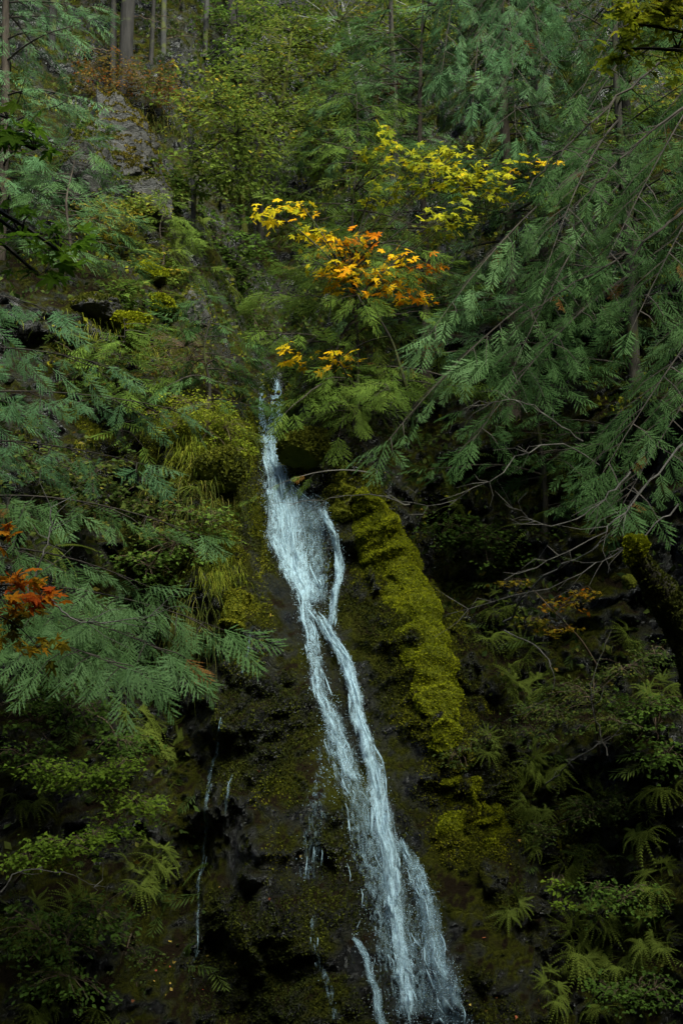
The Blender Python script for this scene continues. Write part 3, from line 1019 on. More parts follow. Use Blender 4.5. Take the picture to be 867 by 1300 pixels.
wf = thing('waterfall', 'white waterfall sliding down a narrow chute in the dark mossy cliff', 'waterfall', hit(525, 1295)[0])
wf['kind'] = 'structure'
STREAMS = [
    # upper little cascade in the notch
    ('cascade', [(333, 476, 3), (332, 500, 4), (331, 530, 5), (333, 556, 7)], 'veil', .06, 30, .008),
    ('cascade', [(349, 474, 5), (351, 500, 8), (350, 525, 9), (345, 545, 10), (341, 562, 12)], 'veil', .16, 90, .010),
    # main chute
    ('stream', [(342, 552, 9), (346, 575, 13), (350, 600, 17), (356, 625, 24), (360, 650, 26), (366, 690, 25), (374, 720, 23), (386, 750, 19), (396, 775, 15)], 'foam', .0, 430, .020),
    ('stream', [(392, 765, 12), (410, 790, 10), (428, 820, 10), (441, 850, 11), (452, 890, 10), (462, 930, 11), (470, 965, 12), (479, 1000, 13), (486, 1040, 16), (491, 1070, 16), (497, 1120, 13), (505, 1180, 11), (513, 1240, 11), (522, 1310, 13)], 'foam', .02, 460, .022),
    # right hand branch rejoining the chute
    ('stream', [(408, 640, 6), (418, 665, 7), (428, 700, 7), (430, 740, 7), (424, 770, 7), (420, 800, 7)], 'foam', -.02, 110, .014),
    # left branch that breaks into drops
    ('stream', [(386, 755, 12), (392, 800, 13), (402, 850, 13), (412, 890, 15), (424, 930, 15), (440, 965, 14), (456, 1000, 12)], 'foam', -.10, 200, .015),
    # spreading veils
    ('veil', [(352, 610, 24), (385, 640, 34), (394, 690, 28), (400, 740, 22), (404, 770, 20)], 'veil', -.06, 120, .010),
    ('veil', [(415, 880, 14), (432, 950, 24), (452, 1010, 28), (468, 1060, 32), (486, 1120, 38), (506, 1190, 46), (526, 1250, 54), (546, 1310, 66)], 'veil', -.10, 300, .012),
    ('veil', [(506, 1058, 8), (528, 1110, 15), (546, 1170, 18), (560, 1240, 22), (576, 1310, 30)], 'veil', .0, 200, .013),
    ('veil', [(425, 915, 12), (408, 970, 20), (402, 1030, 26), (396, 1080, 26), (392, 1130, 20)], 'veil', -.20, 30, .008),
    ('veil', [(448, 1185, 5), (462, 1215, 6), (478, 1260, 7), (488, 1310, 8)], 'veil', .02, 40, .012),
    ('trickle', [(285, 895, 2), (278, 930, 3), (270, 970, 4), (264, 1010, 4), (260, 1060, 4), (255, 1110, 3), (250, 1180, 3), (246, 1240, 3)], 'veil', -.12, 40, .006),
    ('trickle', [(296, 980, 2), (288, 1020, 3), (280, 1045, 2)], 'veil', -.13, 12, .006),
    ('trickle', [(322, 790, 2), (316, 820, 3), (309, 860, 2)], 'veil', -.13, 14, .006),
    ('trickle', [(400, 1150, 8), (398, 1200, 9), (420, 1270, 11), (430, 1305, 11)], 'veil', -.20, 20, .006),
]
sheets = []
for si, (nm, rows, mat, vb, ns, wid) in enumerate(STREAMS):
    wide = max(r_[2] for r_ in rows)
    na = 11 if wide < 10 else 23
    G, u = project_ribbon(rows, na, 4, .07 if mat == 'foam' else .035, .10 if mat == 'foam' else .03, .07 if mat == 'foam' else .03, si)
    nr = len(G)
    g = Geo()
    vv = np.linspace(0, 1, nr)[:, None]
    edge = (1 - np.abs(u[None, :]) ** 2.5) * .30 - .24 + vb
    endf = -.35 * (np.clip(1 - vv / .06, 0, 1) + np.clip((vv - .94) / .06, 0, 1)) if nm != 'cascade' else -.4 * np.clip(1 - vv / .35, 0, 1)
    g.add(G.reshape(-1, 3), gridfaces(nr, na), (edge + endf).ravel())
    part = g.build(nm, M[mat], wf, smooth=True)
    gs = Geo()
    strands(gs, G, int(ns * (.24 if mat == 'foam' else .2)), wid * .85, .14 if mat == 'foam' else .08, 3, 13 if mat == 'foam' else 9, si + 40, 1.0 if mat == 'foam' else 1.15)
    gs.build('strands', M['strand'], part, origin=root_loc(wf), smooth=True)
    sheets.append((G, ns, nm))
gd = Geo()
for G, ns, nm in sheets:
    k = int(ns * (4 if nm != 'trickle' else .3))
    i = rng.integers(0, G.shape[0], k); j = rng.integers(0, G.shape[1], k)
    P = G[i, j] + rng.normal(0, .035, (k, 3)) + np.array([0, -1, 0]) * (rng.random(k) ** 2 * .22)[:, None]
    s = rng.uniform(.0012, .004, k)
    Mx = np.eye(3)[None] * s[:, None, None]
    Mx = Mx * np.array([1, 1, 1.9])[None, :, None]
    gd.inst((ICO1[0], ICO1[1]), Mx, P, .5)
gd.build('droplets', M['drop'], wf, smooth=True)

# ======================================================================== MOSSY RIB AND ROCKS
def mossrib(label, rows, height, seed, name='mossy_rock_rib', tuftn=26000, off=0.0, mat='brightmoss'):
    rows = np.array(rows, float)
    n = 110; na = 33
    py = np.linspace(rows[0, 1], rows[-1, 1], n)
    px = np.interp(py, rows[:, 1], rows[:, 0]); hw = np.interp(py, rows[:, 1], rows[:, 2])
    C, Rr = [], []
    for a, b, w in zip(px, py, hw):
        p, nn = hit(a, b)
        C.append(p); Rr.append(w / FPX * np.linalg.norm(p - CAM))
    C = np.array(C); Rr = np.array(Rr)
    k = 15
    for ax in range(3):
        cp = np.pad(C[:, ax], k, mode='edge'); C[:, ax] = np.convolve(cp, np.ones(2 * k + 1) / (2 * k + 1), 'valid')
    tn = norm(np.gradient(C, axis=0))
    out = norm(np.array([0, -1, .45]) + 0 * C); out = norm(out - tn * np.sum(out * tn, 1, keepdims=True))
    sd = np.cross(tn, out)
    a = np.linspace(-.25, math.pi + .25, na)
    capv = np.sqrt(np.clip(1 - (2 * np.linspace(0, 1, n) - 1) ** 10, .02, 1))
    rx = (Rr * capv * (1 + .28 * fbm(C * 1.9 + seed, 3, seed + 21)))[:, None]
    V = C[:, None] + sd[:, None] * (np.cos(a)[None, :] * rx)[..., None] + out[:, None] * (np.sin(a)[None, :] * height * capv[:, None] - .12)[..., None]
    # scalloped shelves: each step bulges then tucks under
    s = (C[:, 2][:, None] * 2.3 + .5 * fbm(V * 1.3, 2, seed + 5))
    fr = s - np.floor(s)
    step = (fr ** 2.2) * .13 - .03
    nz = .10 * fbm(V * 1.5, 3, seed) + .05 * fbm(V * 5, 3, seed + 2) + .03 * fbm(V * 14, 2, seed + 4)
    V = V + (out[:, None] * (step + nz + off)[..., None]) + sd[:, None] * (.17 * fbm(V * 2.4 + 7, 4, seed + 9))[..., None]
    Fc = gridfaces(n, na)
    root = thing(name, label, 'rock', C[-1])
    g = Geo(); V = V.reshape(-1, 3); g.add(V, Fc)
    g.build('rock', M['moss'], root, smooth=True)
    g = Geo(); tufts(g, V, Fc[:, ::-1], tuftn, .024, .62, .35); tufts(g, V, Fc, tuftn // 2, .024, .62, .35)
    o = g.build('moss', M[mat], root); o['kind'] = 'stuff'
    return root


mossrib('tall bright moss covered rock rib right of the waterfall', [(452, 605, 15), (466, 645, 22), (486, 685, 29), (510, 730, 31), (529, 780, 29), (543, 830, 26), (555, 880, 29), (566, 935, 24), (574, 975, 17)], .27, 4, tuftn=60000, off=.07, mat='ribmoss')
mossrib('short bright moss hump low under the tall moss rib', [(560, 985, 18), (566, 1020, 26), (572, 1060, 18)], .16, 14, tuftn=14000, mat='ribmoss')
mossrib('rounded moss hump just right of the short moss hump', [(598, 985, 16), (610, 1020, 20), (622, 1050, 22), (632, 1080, 14)], .16, 24, tuftn=14000, mat='ribmoss')
mossrib('narrow dark green moss tongue left of the upper waterfall', [(318, 735, 12), (308, 770, 18), (300, 810, 16), (294, 850, 8)], .12, 34, tuftn=10000)
mossrib('slim moss covered rock lip between the small cascade and the tall moss rib', [(436, 585, 10), (438, 620, 12), (446, 665, 11)], .22, 44, tuftn=5000)


def rock(label, px, py, radii, seed, name='boulder', mat='rock', moss=0, sink=.3, rot=0, hi=False, cuts=16, mossmat='mosstuft', amp=.12, upmin=.3):
    p, n = hit(px, py)
    c = p - np.array([0, -1, 0]) * (-radii[1] * sink)
    V, F = rockmesh(c, radii, seed, cuts, amp, hi, rot)
    root = thing(name, label, 'rock', c)
    g = Geo(); g.add(V, F); g.build('stone', M[mat], root, smooth=hi is False and mat == 'moss')
    if moss:
        g = Geo(); tufts(g, V, F, moss * 2, .045, .5, .4, upmin=-.3 if mat == 'moss' else upmin)
        o = g.build('moss', M[mossmat], root); o['kind'] = 'stuff'
    return root


rock('big grey cracked rock outcrop with a moss cap high on the left slope', 160, 212, (1.5, 1.2, 1.75), 3, 'rock_outcrop', moss=11000, sink=.45, hi=True, cuts=30, mossmat='ochremoss', upmin=.3, amp=.2)
rock('smaller grey rock face behind the cedar left of the big outcrop', 112, 238, (.9, .9, 1.3), 5, 'rock_outcrop', moss=2500, sink=.6, hi=True, cuts=22)
rock('grey stone block at the foot of the big outcrop', 178, 262, (.8, .7, .7), 9, moss=1500, cuts=20)
rock('pale grey stone showing through the cedar boughs on the left slope', 118, 395, (.55, .5, .35), 11, moss=900)
rock('flat grey wet slab below the cedar boughs left of the fall', 225, 865, (.42, .4, .2), 13, moss=200)
rock('golden mossy hummock on the ledge above the brown dead bush', 205, 398, (.55, .5, .28), 17, mat='moss', moss=3500, mossmat='ribmoss')
rock('mossy hummock with yellow top left of the ledge hummock', 165, 415, (.5, .45, .22), 19, mat='moss', moss=3000, mossmat='ribmoss')
rock('round mossy hummock under the yellow green shrub', 190, 355, (.5, .5, .3), 21, mat='moss', moss=3000, mossmat='ribmoss')
rock('dark mossy boulder beside the little notch cascade', 392, 575, (.5, .5, .34), 23, mat='moss', moss=2500)
rock('grey slanted stone in the dark gully above the cascade', 248, 400, (.35, .4, .6), 25, moss=600)
rock('brown mossy boulder at the left lip of the cascade', 282, 600, (.6, .5, .4), 27, mat='moss', moss=2500)
rock('wet grey stones low on the wall right of the moss humps', 625, 1110, (.24, .25, .28), 29, mat='cliff')
rock('dark wet stone beside the yellow leaved seedling at lower right', 672, 1150, (.3, .25, .2), 31, mat='cliff')

# ======================================================================== STUFF COVERING THE SLOPES
def in_view(P, m=60):
    v = P - CAM
    zc = v @ FWD
    x = 433.5 + FPX * v[:, 0] / zc
    y = 650 - FPX * (v @ UPV) / zc
    return (zc > 1) & (x > -m) & (x < 867 + m) & (y > -m * 3) & (y < 1300 + m), x, y


cen = TV[TF].mean(1)
vis, cx, cy = in_view(cen, 330)
dfall = cen[:, 0] - xfall(cen[:, 2])
barek = (1 - smooth(1.9, 2.9, np.abs(dfall + .2))) * (1 - smooth(6.6, 8.2, cen[:, 2]))
ravine = np.exp(-((cen[:, 0] + 1.75) / .7) ** 2) * smooth(7.5, 9, cen[:, 2]) * (1 - smooth(13, 17, cen[:, 2]))
cover = vis * (1 - barek) * (1 - .85 * ravine)
patch = smooth(-.35, .35, fbm(cen * .8, 3, 91))
g = Geo()
tufts(g, TV, TF[:, ::-1] * 0 + TF, 100000, .11, .36, .32, facing=cover * (.15 + patch) * smooth(-1, 8, cen[:, 2] + 3))
wgt = cover * (.1 + patch) * np.linalg.norm(np.cross(TV[TF[:, 1]] - TV[TF[:, 0]], TV[TF[:, 2]] - TV[TF[:, 0]]), axis=1)
ui = rng.choice(len(TF), 9000, p=wgt / wgt.sum())
ud = norm(np.stack([rng.normal(0, .8, 9000), rng.uniform(-1.1, -.1, 9000), rng.normal(.05, .35, 9000)], -1))
for k_, t_ in enumerate((SPR1[0], SPR1[2], FROND[0])):
    q_ = np.arange(9000) % 3 == k_
    g.inst(t_, frames(ud[q_], np.array([0, -.5, .9]), rng.uniform(.25, .6, q_.sum())), cen[ui[q_]], rng.uniform(.05, .55, q_.sum()))
tag(g.build('undergrowth', M['under'], None), 'low leafy ground cover over the slopes on both sides of the gorge', None, kind='stuff')
# moss fuzz on the wet rock by the water
wet = vis * barek * smooth(-.2, .3, fbm(cen * np.array([1.3, 1.3, .7]), 3, 71)) * (1 - np.exp(-(dfall / .4) ** 2))
g = Geo(); tufts(g, TV, TF, 120000, .030, .10, .26, facing=wet)
tag(g.build('moss', M['mosstuft'], None), 'short olive moss clinging to the wet rock face around the water', None, kind='stuff')
mossy = vis * (1 - barek) * smooth(0.1, .5, fbm(cen * .9 + 40, 3, 61)) * (cen[:, 2] > 5)
g = Geo(); tufts(g, TV, TF, 30000, .09, .45, .35, facing=mossy)
tag(g.build('moss', M['brightmoss'], None), 'yellow green moss patches on the upper left slope', None, kind='stuff')

pw_ = np.zeros(len(cen))
for px_, py_, rx_, ry_, k_ in ((460, 640, 36, 40, .9), (500, 720, 50, 40, .8), (540, 800, 48, 60, .8), (560, 900, 50, 55, .9), (578, 985, 44, 40, .9), (602, 1050, 50, 45, .9), (310, 790, 28, 60, .8), (325, 680, 14, 60, .7), (285, 700, 25, 40, .9),
                              (415, 700, 14, 40, .4), (350, 930, 30, 60, .17), (350, 1090, 40, 90, .18), (395, 1200, 40, 70, .17), (300, 560, 40, 40, .6), (250, 600, 60, 60, .7), (230, 690, 50, 50, .5), (100, 560, 80, 40, .4), (430, 620, 16, 30, .7), (510, 800, 12, 30, .5), (340, 1000, 60, 40, .25), (380, 590, 40, 25, .4), (700, 1060, 60, 40, .3), (650, 1020, 40, 50, .35)):
    pw_ = np.maximum(pw_, k_ * np.exp(-((cx - px_) / rx_) ** 2 - ((cy - py_) / ry_) ** 2))
pw_ = vis * np.clip(pw_ - .12, 0, 1) * smooth(-.45, .25, fbm(cen * np.array([2.2, 2.2, 1.6]), 4, 171))
g = Geo(); tufts(g, TV, TF, 110000, .026, .42, .38, facing=pw_)
tag(g.build('moss', M['brightmoss'], None), 'bright moss spreading in ragged patches over the rock around the moss rib and chute', None, kind='stuff')

# fallen leaves on the rock
g = Geo()
lp = []
for cx0, cy0, sx, sy, k in ((220, 1230, 25, 30, 18), (255, 1080, 14, 120, 7), (640, 1070, 60, 60, 5), (330, 1120, 60, 70, 3), (225, 860, 30, 10, 8), (650, 1270, 60, 18, 8), (300, 900, 30, 60, 6)):
    for _ in range(k):
        p, n = hit(rng.normal(cx0, sx), rng.normal(cy0, sy)); lp.append((p + n * .03, n))
g.inst(LOB3, frames(norm(rng.normal(0, 1, (len(lp), 3))), np.array([q[1] for q in lp]), rng.uniform(.025, .06, len(lp))), np.array([q[0] for q in lp]), rng.random(len(lp)))
tag(g.build('fallen_leaves', M['litter'], None), 'yellow and red fallen leaves stuck to the dark wet rock', None, kind='stuff')

exec_parts = True
# ======================================================================== TREES
def H(px, py):
    return hit(px, py)[0]


def top_h(base, px, py):
    """height so that the top of a vertical stem over base shows at pixel row py"""
    return at(px, py, base[1])[2] - base[2]


# --- cedars ---------------------------------------------------------------
b = H(22, 330)
cedar('tall cedar with light blue green drooping sprays at the upper left edge', b + [-.3, -.4, -.3], 12.5, 'bluecedar', nb=100, L0=2.4, z0=.05, vb=.72, lean=(.005, -.02))
b = H(85, 345)
cedar('small young cedar growing below the grey rock outcrop', b, 2.6, 'cedar', nb=26, L0=1.1, z0=.04, vb=.6, tr=.04)
b = H(205, 345)
cedar('very small pale green cedar sapling under the rock outcrop', b, 1.9, 'warmcedar', nb=20, L0=.9, z0=.02, vb=.65, tr=.03)
b = H(420, 545)
cedar('middle sized cedar rooted right beside the top of the waterfall', b + [.4, .1, 0], 6.2, 'warmcedar', nb=70, L0=2.2, z0=.02, vb=.5, tr=.045, bark='darkbark',
      targets=[(.22, at(455, 520, 18.6), .4, {}), (.3, at(420, 470, 18.6), .4, {}), (.14, at(430, 555, 18.6), .3, {}), (.36, at(480, 440, 19.0), .4, {}), (.32, at(322, 380, 22.0), .5, {}), (.20, at(350, 470, 21.2), .45, {}), (.12, at(352, 520, 20.8), .3, {}), (.4, at(375, 340, 22.4), .4, {})])
b = H(540, 480)
cedar('feathery cedar behind the yellow maple in the centre', b, 9.5, 'cedar', nb=58, L0=2.6, z0=.05, vb=.55,
      targets=[(.62, at(395, 165, 23.5), .7, dict(vbase=.8)), (.7, at(420, 125, 23.5), .7, dict(vbase=.8)), (.52, at(430, 205, 23.0), .5, dict(vbase=.75))])
b = H(650, 520)
cedar('tall blue green cedar reaching the top edge right of centre', b, 14.5, 'bluecedar', nb=70, L0=2.9, z0=.06, vb=.5,
      targets=[(.93, at(560, 95, 19.5), .6, dict(vbase=.65)), (.88, at(640, 60, 19), .8, dict(vbase=.65)), (.84, at(690, 95, 18.5), .6, dict(vbase=.65)), (.8, at(600, 130, 19.0), .5, dict(vbase=.6)), (.86, at(735, 60, 18.5), .6, {}), (.78, at(655, 175, 18.5), .5, {})])
b = H(760, 640)
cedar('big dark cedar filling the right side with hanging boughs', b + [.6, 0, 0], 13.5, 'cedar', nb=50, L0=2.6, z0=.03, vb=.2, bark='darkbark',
      targets=[(.31, at(492, 560, 16.4), .9, dict(vbase=.82, spray_s=.6, dens=.75, bare=.45, r0=.02)), (.44, at(545, 425, 16.8), .8, dict(vbase=.8, spray_s=.6, bare=.45)),  # paler foliage colour paints highlights onto these two boughs
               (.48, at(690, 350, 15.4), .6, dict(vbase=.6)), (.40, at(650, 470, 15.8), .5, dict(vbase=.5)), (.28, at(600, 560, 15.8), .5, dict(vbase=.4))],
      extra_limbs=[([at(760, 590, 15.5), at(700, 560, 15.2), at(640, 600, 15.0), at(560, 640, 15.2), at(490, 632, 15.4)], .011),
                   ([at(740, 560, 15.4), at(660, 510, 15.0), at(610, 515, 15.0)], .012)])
b = H(862, 560)
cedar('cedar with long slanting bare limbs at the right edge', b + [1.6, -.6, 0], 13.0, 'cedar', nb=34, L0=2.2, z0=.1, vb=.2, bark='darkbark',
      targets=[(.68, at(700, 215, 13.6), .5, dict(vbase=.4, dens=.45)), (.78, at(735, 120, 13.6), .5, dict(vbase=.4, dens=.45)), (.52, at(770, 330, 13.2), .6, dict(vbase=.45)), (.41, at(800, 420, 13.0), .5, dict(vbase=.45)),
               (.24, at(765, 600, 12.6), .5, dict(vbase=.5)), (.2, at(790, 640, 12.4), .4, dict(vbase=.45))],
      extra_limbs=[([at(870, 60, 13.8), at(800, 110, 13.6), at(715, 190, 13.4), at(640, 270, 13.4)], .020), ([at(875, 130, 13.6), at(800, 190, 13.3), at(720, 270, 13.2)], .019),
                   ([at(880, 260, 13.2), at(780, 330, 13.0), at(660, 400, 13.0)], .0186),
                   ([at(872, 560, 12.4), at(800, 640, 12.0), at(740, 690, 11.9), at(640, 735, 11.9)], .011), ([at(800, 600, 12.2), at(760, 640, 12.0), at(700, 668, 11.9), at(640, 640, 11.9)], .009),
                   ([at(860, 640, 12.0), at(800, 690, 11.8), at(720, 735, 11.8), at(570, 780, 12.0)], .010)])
b = H(30, 700)
cedar('large blue green cedar leaning in from the left edge with broad layered boughs', b + [-2.3, -.8, -.5], 9.5, 'bluecedar', nb=10, L0=.9, z0=.12, vb=.42,
      targets=[(.24, at(225, 520, 13.2), .55, dict(vbase=.65, dens=.6)), (.30, at(140, 465, 12.6), .6, dict(vbase=.6, dens=.6)), (.18, at(185, 590, 12.6), .5, dict(vbase=.6, dens=.5)),
               (.42, at(70, 395, 12.4), .4, dict(vbase=.5, dens=.5))])
b = H(70, 880)
cedar('lower cedar with ferny pale green sprays over the dark recess at left', b + [-1.6, -.3, -.3], 5.8, 'cedar', nb=22, L0=1.2, z0=.1, vb=.35, bark='darkbark',
      targets=[(.30, at(285, 800, 13.4), .5, dict(vbase=.75, spray_s=.62)), (.18, at(160, 850, 12.4), .4, dict(vbase=.75, spray_s=.62)), (.24, at(215, 830, 12.8), .5, dict(vbase=.7, spray_s=.62)), (.52, at(255, 680, 14.0), .5, dict(vbase=.65, dens=.5)), (.40, at(190, 745, 13.2), .4, dict(vbase=.6, dens=.5))],
      extra_limbs=[([at(20, 790, 11.6), at(60, 690, 11.6), at(65, 640, 11.8)], .012), ([at(60, 760, 11.8), at(110, 790, 11.8), at(200, 780, 12.2)], .012)])
# darker fill behind
for lab, px, py, hh, nb, L0, mt in (
        ('dark cedar standing in the gully just left of the cascade notch', 262, 520, 2.0, 18, 1.0, 'cedar'),
        ('shaded cedar tucked behind the big dark cedar at right', 690, 450, 11.0, 50, 2.8, 'cedar'),
        ('thin cedar at the back of the ravine right of the slender alder trunk', 330, 300, 8.0, 40, 2.0, 'warmcedar'),
        ('far cedar below the top edge between the leafy trees', 500, 260, 12.0, 44, 2.6, 'cedar'),
        ('far yellow green cedar beside the blue green cedar at top', 800, 330, 12.0, 50, 3.0, 'warmcedar'),
        ('cedar with sparse sprays on the slope left of the hanging grass', 150, 560, 2.2, 20, 1.2, 'warmcedar'),
        ('low cedar over the dark hollow under the big dark cedar', 690, 700, 4.5, 34, 2.0, 'cedar')):
    b = H(px, py)
    cedar(lab, b, hh, mt, nb=nb, L0=L0, z0=.04, vb=.4, bark='darkbark', lod=1)

# --- firs at the top left ------------------------------------------------
for lab, px, py, r_, mt in (('thick dark fir trunk rising behind the rock outcrop', 152, 112, .22, 'firbark'), ('thinner dark fir trunk touching the thick one on its left', 141, 118, .10, 'firbark'),
                            ('slim dark trunk right of the thick fir trunk', 189, 78, .07, 'firbark'), ('grey bare fir trunk in the gap above the rusty bush', 211, 84, .09, 'greybark'),
                            ('grey trunk farthest right in the gap between dark firs', 258, 60, .09, 'greybark'), ('dark slim trunk at the upper left edge in the cedar', 66, 60, .12, 'firbark'), ('dark fir trunk behind the leafy alder crown', 300, 70, .2, 'firbark')):
    b = H(px, py)
    root = thing('fir_tree', lab, 'tree', b, 'fir trees along the top of the slope')
    hgt = 20 * rng.uniform(.85, 1.1)
    t = np.linspace(-.02, 1, 12)
    tk = b + np.stack([.15 * np.sin(t * 3 + px), 0 * t, t * hgt], -1)
    g = Geo(); g.tube(tk, r_ * (1 - .9 * np.clip(t, 0, 1)), 10, rough=.2); g.build('trunk', M[mt], root, smooth=True)
    for _ in range(9):
        g = Geo()
        z = rng.uniform(.8, 6); az = rng.uniform(0, 6.28)
        twiggy(g, [b + [0, 0, z], b + np.array([math.cos(az) * .6, math.sin(az) * .6, z - .05]), b + np.array([math.cos(az) * 1.2, math.sin(az) * 1.2, z - .3])], .016, .3, 3)
        g.build('dead_limb', M['browntwig'], root)
    S, W = Sprays(), Geo()
    for i in range(26):
        u = .30 + .68 * i / 26
        bough(sweep(b + [0, 0, u * hgt], rng.uniform(0, 6.28), 2.6 * (1 - u) ** .7 + .4, .1, .4), S, W, .6, .5, .1, .35, .3, .03, twig=False)
    g = Geo(); S.flush(g, SPR1); g.build('crown', M['cedar'], root)

# --- leafy trees ----------------------------------------------------------
b = H(243, 318); Yb = b[1]
leafy('alder_tree', 'slender grey trunked alder with small yellow green leaves right of the rock outcrop', 'tree', [b, at(246, 250, Yb), at(241, 170, Yb), at(238, 120, Yb)],
      [(at(270, 130, Yb - .3), (1.2, 1.0, .9), 46, .6, .5), (at(300, 170, Yb - .6), (1.2, 1.0, .8), 46, .55, .5), (at(255, 225, Yb - .5), (.7, .7, .4), 18, .45, .5), (at(300, 215, Yb - .6), (.9, .8, .5), 22, .45, .4)],
      OVAL, 'olive', .13, 'greybark', 'leafy trees above the ravine', .075, per=20, twig_len=.6)
b = H(310, 300); Yb = b[1]
leafy('alder_tree', 'alder with long level mossy limbs and dark trunk over the ravine', 'tree', [b, at(308, 250, Yb), at(330, 190, Yb), at(360, 120, Yb), at(370, 40, Yb)],
      [(at(345, 105, Yb - .5), (1.5, 1.0, .9), 52, .5, .5), (at(390, 160, Yb - .8), (1.0, 1.0, .7), 34, .5, .5), (at(335, 150, Yb - 1), (1.3, 1, .4), 30, .55, .4), (at(300, 240, Yb - .6), (.9, .8, .6), 30, .3, .3), (at(370, 40, Yb), (1.6, 1, .9), 40, .5, .4)],
      OVAL, 'olive', .13, 'mossbark', 'leafy trees above the ravine', .12, per=20, twig_len=.6)
b = H(470, 165); Yb = b[1]
leafy('alder_tree', 'leaning grey trunked alder with a wide leafy crown at the top centre', 'tree', [b, at(455, 105, Yb), at(445, 50, Yb), at(425, -30, Yb)],
      [(at(430, 30, Yb - .8), (1.8, 1, 1.2), 60, .6, .5), (at(500, 40, Yb - 1), (1.4, 1, .9), 50, .6, .4), (at(380, 60, Yb - .8), (1.2, 1, .8), 34, .55, .4), (at(540, 20, Yb - 1), (1.0, 1, .9), 28, .5, .4), (at(470, 90, Yb - 1.2), (1.0, .8, .5), 22, .5, .4), (at(440, -60, Yb - .8), (2.4, 1.2, 1.0), 40, .5, .4)],
      OVAL, 'olive', .14, 'palebark', 'leafy trees above the ravine', .13, per=20, twig_len=.65)
b = H(300, 140); Yb = b[1]
leafy('alder_tree', 'far green leafy tree filling the gap above the alders', 'tree', [b, at(305, 80, Yb), at(300, 0, Yb)],
      [(at(300, 60, Yb - .5), (1.8, 1, 1.2), 50, .35, .4), (at(260, 110, Yb - .5), (1.3, 1, .8), 34, .4, .4), (at(340, 10, Yb - .5), (1.8, 1, 1.0), 40, .35, .4), (at(240, 30, Yb), (1.2, 1, 1.2), 24, .35, .4)],
      OVAL, 'green', .15, 'firbark', 'leafy trees above the ravine', .1, per=18, twig_len=.7)

# --- the yellow maple -----------------------------------------------------
b = H(524, 545); Ym = 18.6
stem = [b, at(519, 510, Ym + .2), at(500, 440, Ym), at(475, 395, Ym - .1), at(440, 350, Ym - .2)]
cl = []
def C_(px, py, rx, rz, n, vb, vs, dy=0, ry=.5):
    cl.append((at(px, py, Ym + dy), (rx, ry, rz), n, vb, vs))
C_(490, 185, .35, .16, 6, 0.30, .35); C_(520, 215, .5, .18, 10, 0.25, .3); C_(575, 195, .35, .12, 6, 0.30, .3); C_(550, 230, .5, .2, 10, 0.22, .3, -.3); C_(480, 245, .25, .14, 4, 0.25, .2)
C_(590, 235, .45, .16, 9, 0.27, .3, -.2); C_(625, 240, .35, .18, 6, 0.22, .3); C_(665, 215, .25, .12, 3, 0.36, .4); C_(550, 285, .35, .14, 6, 0.20, .2, -.2); C_(575, 275, .3, .14, 5, 0.18, .2)
C_(350, 272, .22, .10, 5, .45, .2); C_(378, 255, .16, .05, 3, .55, .2); C_(395, 293, .28, .09, 6, .48, .25); C_(435, 310, .4, .08, 8, .55, .3); C_(465, 308, .22, .07, 5, .85, .2)
C_(425, 342, .3, .12, 6, .55, .3); C_(470, 345, .45, .12, 11, .6, .3); C_(505, 340, .3, .08, 6, .65, .3); C_(520, 375, .35, .1, 8, .68, .3); C_(440, 365, .25, .12, 5, .6, .3); C_(540, 332, .2, .06, 3, .9, .2)
C_(382, 445, .16, .04, 3, .6, .2); C_(435, 453, .25, .05, 5, .6, .3); C_(480, 372, .2, .05, 3, .65, .3)
leafy('maple_tree', 'slender maple with bright yellow and orange autumn leaves above the waterfall', 'tree', stem, cl, MAPLE, 'yellow', .125, 'darkbark', None, .035, per=7, twig_len=.5, tiltc=.5, face=.9)

# --- near maples ----------------------------------------------------------
Yn = 7.0
base = np.array([-4.6, 6.2, -2.2])
leafy('maple_tree', 'dark green big leaved maple reaching in from the left edge', 'tree', [base, [-4.0, 6.4, 2], [-3.6, 6.6, 4.2], [-3.0, 6.8, 5.4]],
      [(at(18, 182, Yn), (.20, .25, .05), 5, .4, .3), (at(45, 190, Yn), (.10, .2, .04), 3, .45, .3), (at(10, 150, Yn), (.14, .2, .04), 3, .5, .3), (at(28, 300, Yn), (.24, .3, .06), 6, .4, .3), (at(75, 318, Yn), (.16, .25, .05), 5, .5, .3), (at(10, 275, Yn), (.14, .25, .04), 3, .4, .3), (at(50, 350, Yn), (.12, .2, .03), 2, .4, .3),
       ((-4.6, 5.6, 6.6), (1.0, 1.0, .5), 14, .4, .3)],
      MAPLE, 'darkmaple', .105, 'darkbark', None, .06, per=5, twig_len=.26, tiltc=.5, face=.7)
base = np.array([4.9, 6.6, -2.2])
leafy('maple_tree', 'yellow green maple whose leaves hang into the upper right corner', 'tree', [base, [4.75, 6.8, .5], [4.4, 7.1, 2.2], [4.1, 7.2, 3.4], [3.9, 7.5, 4.6], [3.3, 7.6, 6.0]],
      [(at(800, 30, 8.0), (.16, .3, .10), 8, .5, .4), (at(840, 18, 8.0), (.18, .3, .12), 10, .55, .4), (at(860, 60, 8.0), (.14, .3, .08), 7, .5, .4), (at(790, 62, 8.0), (.10, .2, .05), 4, .45, .3), (at(835, 0, 8.0), (.3, .3, .1), 9, .6, .4), ((4.6, 6.4, 6.6), (1.2, 1.0, .5), 30, .5, .4), ((4.0, 7.0, 6.0), (.7, .7, .3), 16, .5, .4)],
      MAPLE, 'limemaple', .10, 'darkbark', None, .06, per=6, twig_len=.26, tiltc=.5, face=.7)
b = H(-30, 860)
